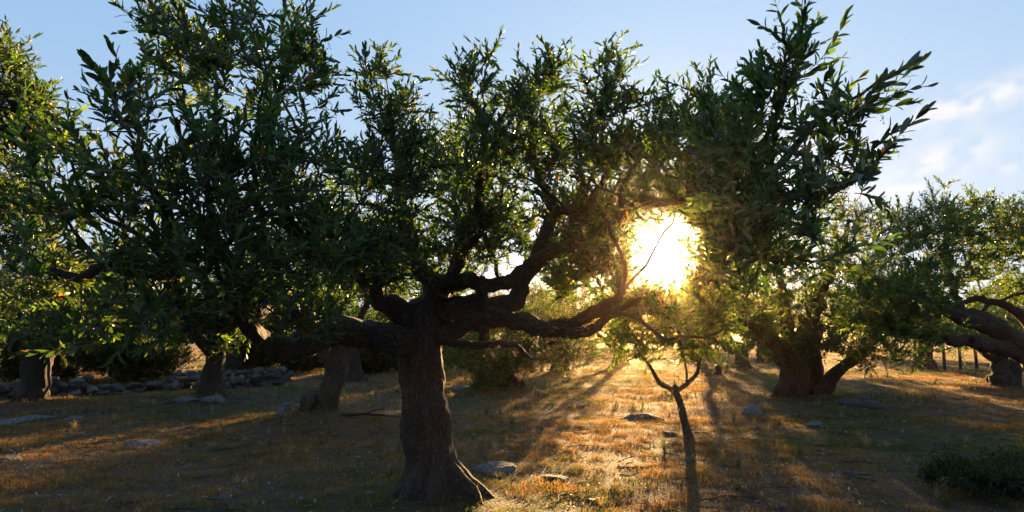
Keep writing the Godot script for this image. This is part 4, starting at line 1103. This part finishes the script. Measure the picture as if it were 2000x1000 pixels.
func build_rocks() -> void:
	for k in 4:
		rocks.append(rock_mesh(90 + k, 22, [0.55, 0.7, 0.45, 0.6][k], [0.9, 0.85, 1.0, 0.9][k]))
	var list := [
		[Vector3(-6.696, 0.000, -8.532), Vector3(0.56, 0.2, 0.4), 2, 1, "long pale flat slab of limestone lying at the left edge"], [Vector3(-6.213, 0.000, -8.832), Vector3(0.3, 0.12, 0.25), 0, 1, "small grey stone just right of the long pale slab"],
		[Vector3(-4.669, 0.000, -5.864), Vector3(0.22, 0.12, 0.2), 1, 1, "grey stone half hidden in grass in the front left corner"], [Vector3(-4.033, 0.000, -6.836), Vector3(0.36, 0.2, 0.3), 0, 1, "low bluish stone alone in the shaded grass"],
		[Vector3(-5.448, 0.000, -10.575), Vector3(0.42, 0.22, 0.34), 2, 1, "flat grey rock, left one of the pair under the slender olive"], [Vector3(-5.049, 0.000, -10.575), Vector3(0.46, 0.3, 0.36), 1, 1, "flat grey rock, right one of the pair under the slender olive"],
		[Vector3(-5.645, 0.000, -10.428), Vector3(0.3, 0.12, 0.2), 0, 3, "small dark stone left of the pair of flat rocks"], [Vector3(-3.049, 0.000, -8.832), Vector3(0.4, 0.5, 0.36), 1, 1, "rounded stone lodged in the root mound of the pale trunk"],
		[Vector3(-0.181, 0.000, -5.586), Vector3(0.36, 0.2, 0.3), 0, 1, "pale pointed limestone right of the thick trunk's foot"], [Vector3(-0.999, 0.000, -12.528), Vector3(0.34, 0.3, 0.3), 0, 1, "grey boulder beside the bushy stump"], [Vector3(-0.723, 0.000, -11.739), Vector3(0.22, 0.1, 0.2), 2, 3, "small flat stone next to the grey boulder"],
		[Vector3(1.734, 0.000, -8.832), Vector3(0.62, 0.24, 0.4), 2, 3, "broad dark crusty rock in the sunlit clearing"], [Vector3(0.383, 0.000, -5.261), Vector3(0.22, 0.1, 0.2), 0, 3, "low dark stone in the grass before the clearing"], [Vector3(1.880, 0.000, -7.439), Vector3(0.24, 0.12, 0.2), 0, 3, "dark stone at the foot of the young tree"],
		[Vector3(3.947, 0.000, -8.162), Vector3(0.26, 0.18, 0.22), 0, 1, "small dark grey stone in front of the reddish trunk"], [Vector3(3.581, 0.000, -9.383), Vector3(0.34, 0.36, 0.3), 1, 1, "rounded boulder left of the reddish trunk"],
		[Vector3(5.343, 0.000, -9.878), Vector3(0.5, 0.26, 0.4), 0, 3, "rough brown rock, nearer of two beside the leaning stem"], [Vector3(5.595, 0.000, -9.686), Vector3(0.4, 0.22, 0.4), 1, 3, "rough brown rock, outer of two beside the leaning stem"], [Vector3(6.783, 0.000, -8.729), Vector3(0.24, 0.08, 0.2), 2, 1, "small flat stone in the open grass on the right"],
		[Vector3(-2.125, 0.000, -4.631), Vector3(0.14, 0.08, 0.12), 0, 1, "fist-sized stone in the near grass left of the thick trunk"],
	]
	for it in list:
		var p := with_ground(it[0])
		var sz: Vector3 = it[1]
		var o := MeshInstance3D.new()
		o.name = numbered("rock")
		o.mesh = rocks[it[2]]
		o.material_override = stone_mats[it[3]]
		add_child(o)
		o.transform = Transform3D(Basis(Vector3.UP, rng.randf() * TAU).scaled_local(Vector3(sz.x, sz.y * 1.25, sz.z)), p - Vector3(0, sz.y * 0.02, 0))
		tag(o, it[4], "rock", "loose rocks in the grove")
	var chips := [[1838, 905], [1872, 908], [1868, 924], [1840, 918], [1510, 908], [1420, 975], [720, 985], [1530, 990], [590, 985], [1000, 895]]
	var where := ["leftmost of the scattered white chips before the dark shrub", "rear chip of the white ones before the dark shrub", "biggest white chip before the dark shrub", "middle chip of the white ones before the dark shrub", "lone white chip in the brown grass", "white chip near the front of the clearing's shade", "white chip just left of the thick trunk's foot", "white chip at the front of the right-hand grass", "white chip in the shaded front grass", "white chip above the pale pointed limestone"]
	var spots := [Vector3(4.064, 0.000, -5.978), Vector3(4.146, 0.000, -5.864), Vector3(3.826, 0.000, -5.447), Vector3(3.780, 0.000, -5.546), Vector3(2.396, 0.000, -5.797), Vector3(1.566, 0.000, -4.631), Vector3(-1.013, 0.000, -4.497), Vector3(1.889, 0.000, -4.433), Vector3(-1.483, 0.000, -4.497), Vector3(0.000, 0.000, -6.097)]
	for k in spots.size():
		var o := MeshInstance3D.new()
		o.name = numbered("stone_chip")
		o.mesh = rocks[k % 4]
		o.material_override = stone_mats[0]
		add_child(o)
		var s := rng.randf_range(0.03, 0.055) * (1.4 if k == 2 else 1.0)
		o.transform = Transform3D(Basis(Vector3.UP, rng.randf() * TAU).scaled_local(Vector3(s * 1.5, s, s)), with_ground(spots[k]) + Vector3(0, 0.03, 0))
		tag(o, where[k], "stone", "white stone chips in the grass")


# ---------------------------------------------------------------- shrubs, yucca, fence

func build_shrubs() -> void:
	var list := [
		[Vector3(-14.2, 0, -12.6), 1.5, 1.9, "dark evergreen shrub behind the wall at its near end"], [Vector3(-10.9, 0, -14.4), 1.5, 2.2, "dark evergreen shrub behind the wall, left of the slender olive"], [Vector3(-9.2, 0, -15.2), 1.3, 1.7, "dense dark shrub directly behind the slender olive"],
		[Vector3(-4.2, 0, -18.6), 1.1, 1.5, "dark evergreen shrub behind the wall between slender and pale trunks"], [Vector3(-12.6, 0, -13.4), 1.2, 1.7, "dark shrub behind the wall, between two larger ones"],
		[Vector3(-6.4, 0, -19.6), 1.2, 0.95, "low dark shrub in the open grass beyond the wall, right of the slender olive"], [Vector3(-8.6, 0, -21.0), 1.3, 0.95, "low dark shrub in the grass beyond the wall, left of the slender olive"],
		[Vector3(-2.2, 0, -20.5), 1.3, 1.4, "dark shrub behind the mossy wall"],
	]
	for it in list:
		var r: float = it[1]
		var h: float = it[2]
		var at: Vector3 = with_ground(it[0])
		var o := thing("evergreen_shrub", it[3], "shrub", at, "dark shrubs behind the stone wall")
		var limbs := []
		for k in 4:
			var g := TAU * k / 4 + r
			limbs.append([[at, at + Vector3(cos(g) * r * 0.3, h * 0.4, sin(g) * r * 0.3), at + Vector3(cos(g) * r * 0.6, h * 0.75, sin(g) * r * 0.6)], [0.05, 0.035, 0.012]])
		tree(o, 0, limbs, [[at + Vector3(0, h * 0.5, 0), Vector3(r, h * 0.55, r * 0.8), 260], [at + Vector3(r * 0.3, h * 0.85, 0), Vector3(r * 0.5, h * 0.3, r * 0.5), 60]], {"per": 6, "scale": 1.3, "kinds": shrub_sprays, "sides": 7})
	var at := with_ground(Vector3(3.672, 0.000, -4.631))
	var o := thing("evergreen_shrub", "low dark shrub in the front right corner", "shrub", at)
	var limbs := []
	for k in 5:
		var g := TAU * k / 5
		limbs.append([[at, at + Vector3(cos(g) * 0.2, 0.1, sin(g) * 0.15), at + Vector3(cos(g) * 0.5, 0.16, sin(g) * 0.3)], [0.02, 0.014, 0.006]])
	tree(o, 0, limbs, [[at + Vector3(0, 0.12, 0), Vector3(0.6, 0.11, 0.4), 220]], {"per": 5, "scale": 0.5, "kinds": shrub_sprays, "sides": 7, "tint": Color(0.6, 0.6, 0.6)})

func build_small_things() -> void:
	# yucca
	var at := with_ground(Vector3(6.047, 0.000, -18.223))
	var y := thing("yucca", "spiky rosette plant with sword-shaped leaves in the back of the clearing", "plant", at)
	var sb := Buf.new()
	tube(sb, PackedVector3Array([Vector3(0, -0.1, 0), Vector3(0, 0.1, 0), Vector3(0.02, 0.25, 0)]), PackedFloat32Array([0.13, 0.11, 0.08]), 10, 0.15)
	part("stem", sb.commit(ArrayMesh.new(), bark), y)
	for k in 34:
		var b := Buf.new()
		leaf_into(b, Transform3D(), rng.randf_range(0.5, 0.72), 0.05, rng.randf_range(0.05, 0.22), 0.5, Color(0.14, 0.18, 0.06))
		var g := k * 2.4
		var lean := lerpf(1.5, 0.15, k / 33.0)
		var d := Vector3(cos(g) * sin(lean), cos(lean), sin(g) * sin(lean))
		var z := (Vector3.UP - d * d.y).normalized()
		part("leaf", b.commit(ArrayMesh.new(), leaf_mat), y, Transform3D(Basis(d.cross(z), d, z), Vector3(0, 0.24, 0)))
	# wire fence
	var f := thing("wire_fence", "thin wire fence on dark posts under the arching limbs", "fence", Vector3(14.311, 0.000, -20.501))
	var tops := [Vector3(13.380, 0.000, -20.501), Vector3(14.311, 0.000, -20.501), Vector3(14.837, 0.000, -20.501), Vector3(15.378, 0.000, -20.501), Vector3(16.513, 0.000, -20.501), Vector3(17.953, 0.000, -20.501)]
	for p in tops:
		var b := Buf.new()
		tube(b, PackedVector3Array([Vector3(0, -0.1, 0), Vector3(0.01, 0.5, 0), Vector3(0.0, 0.95, 0.01)]), PackedFloat32Array([0.05, 0.045, 0.04]), 8, 0.05)
		part("post", b.commit(ArrayMesh.new(), bark), f, Transform3D(Basis(Vector3.BACK, rng.randf_range(-0.04, 0.04)), p - f.position))
	for k in 4:
		var b := Buf.new()
		var pts := PackedVector3Array()
		var rad := PackedFloat32Array()
		for p in tops:
			pts.append(p - f.position + Vector3(0, 0.2 + 0.22 * k, 0.05))
			rad.append(0.004)
		tube(b, pts, rad, 4)
		part("wire", b.commit(ArrayMesh.new(), twig_bark), f)
	# fallen pruned branch at the foot of the pale trunk
	var at2 := with_ground(Vector3(-1.807, 0.000, -7.906))
	var br := thing("fallen_branch", "fallen dead branch lying beside the root mound of the pale trunk", "branch", at2)
	var bb := Buf.new()
	tube(bb, PackedVector3Array([Vector3(-0.35, 0.05, 0.05), Vector3(-0.1, 0.07, 0), Vector3(0.15, 0.05, -0.04), Vector3(0.45, 0.03, 0.02)]), PackedFloat32Array([0.02, 0.017, 0.012, 0.005]), 7, 0.15)
	tube(bb, PackedVector3Array([Vector3(-0.05, 0.07, 0), Vector3(0.1, 0.13, 0.06), Vector3(0.22, 0.14, 0.14)]), PackedFloat32Array([0.01, 0.008, 0.003]), 6, 0.1)
	part("stick", bb.commit(ArrayMesh.new(), bark), br)
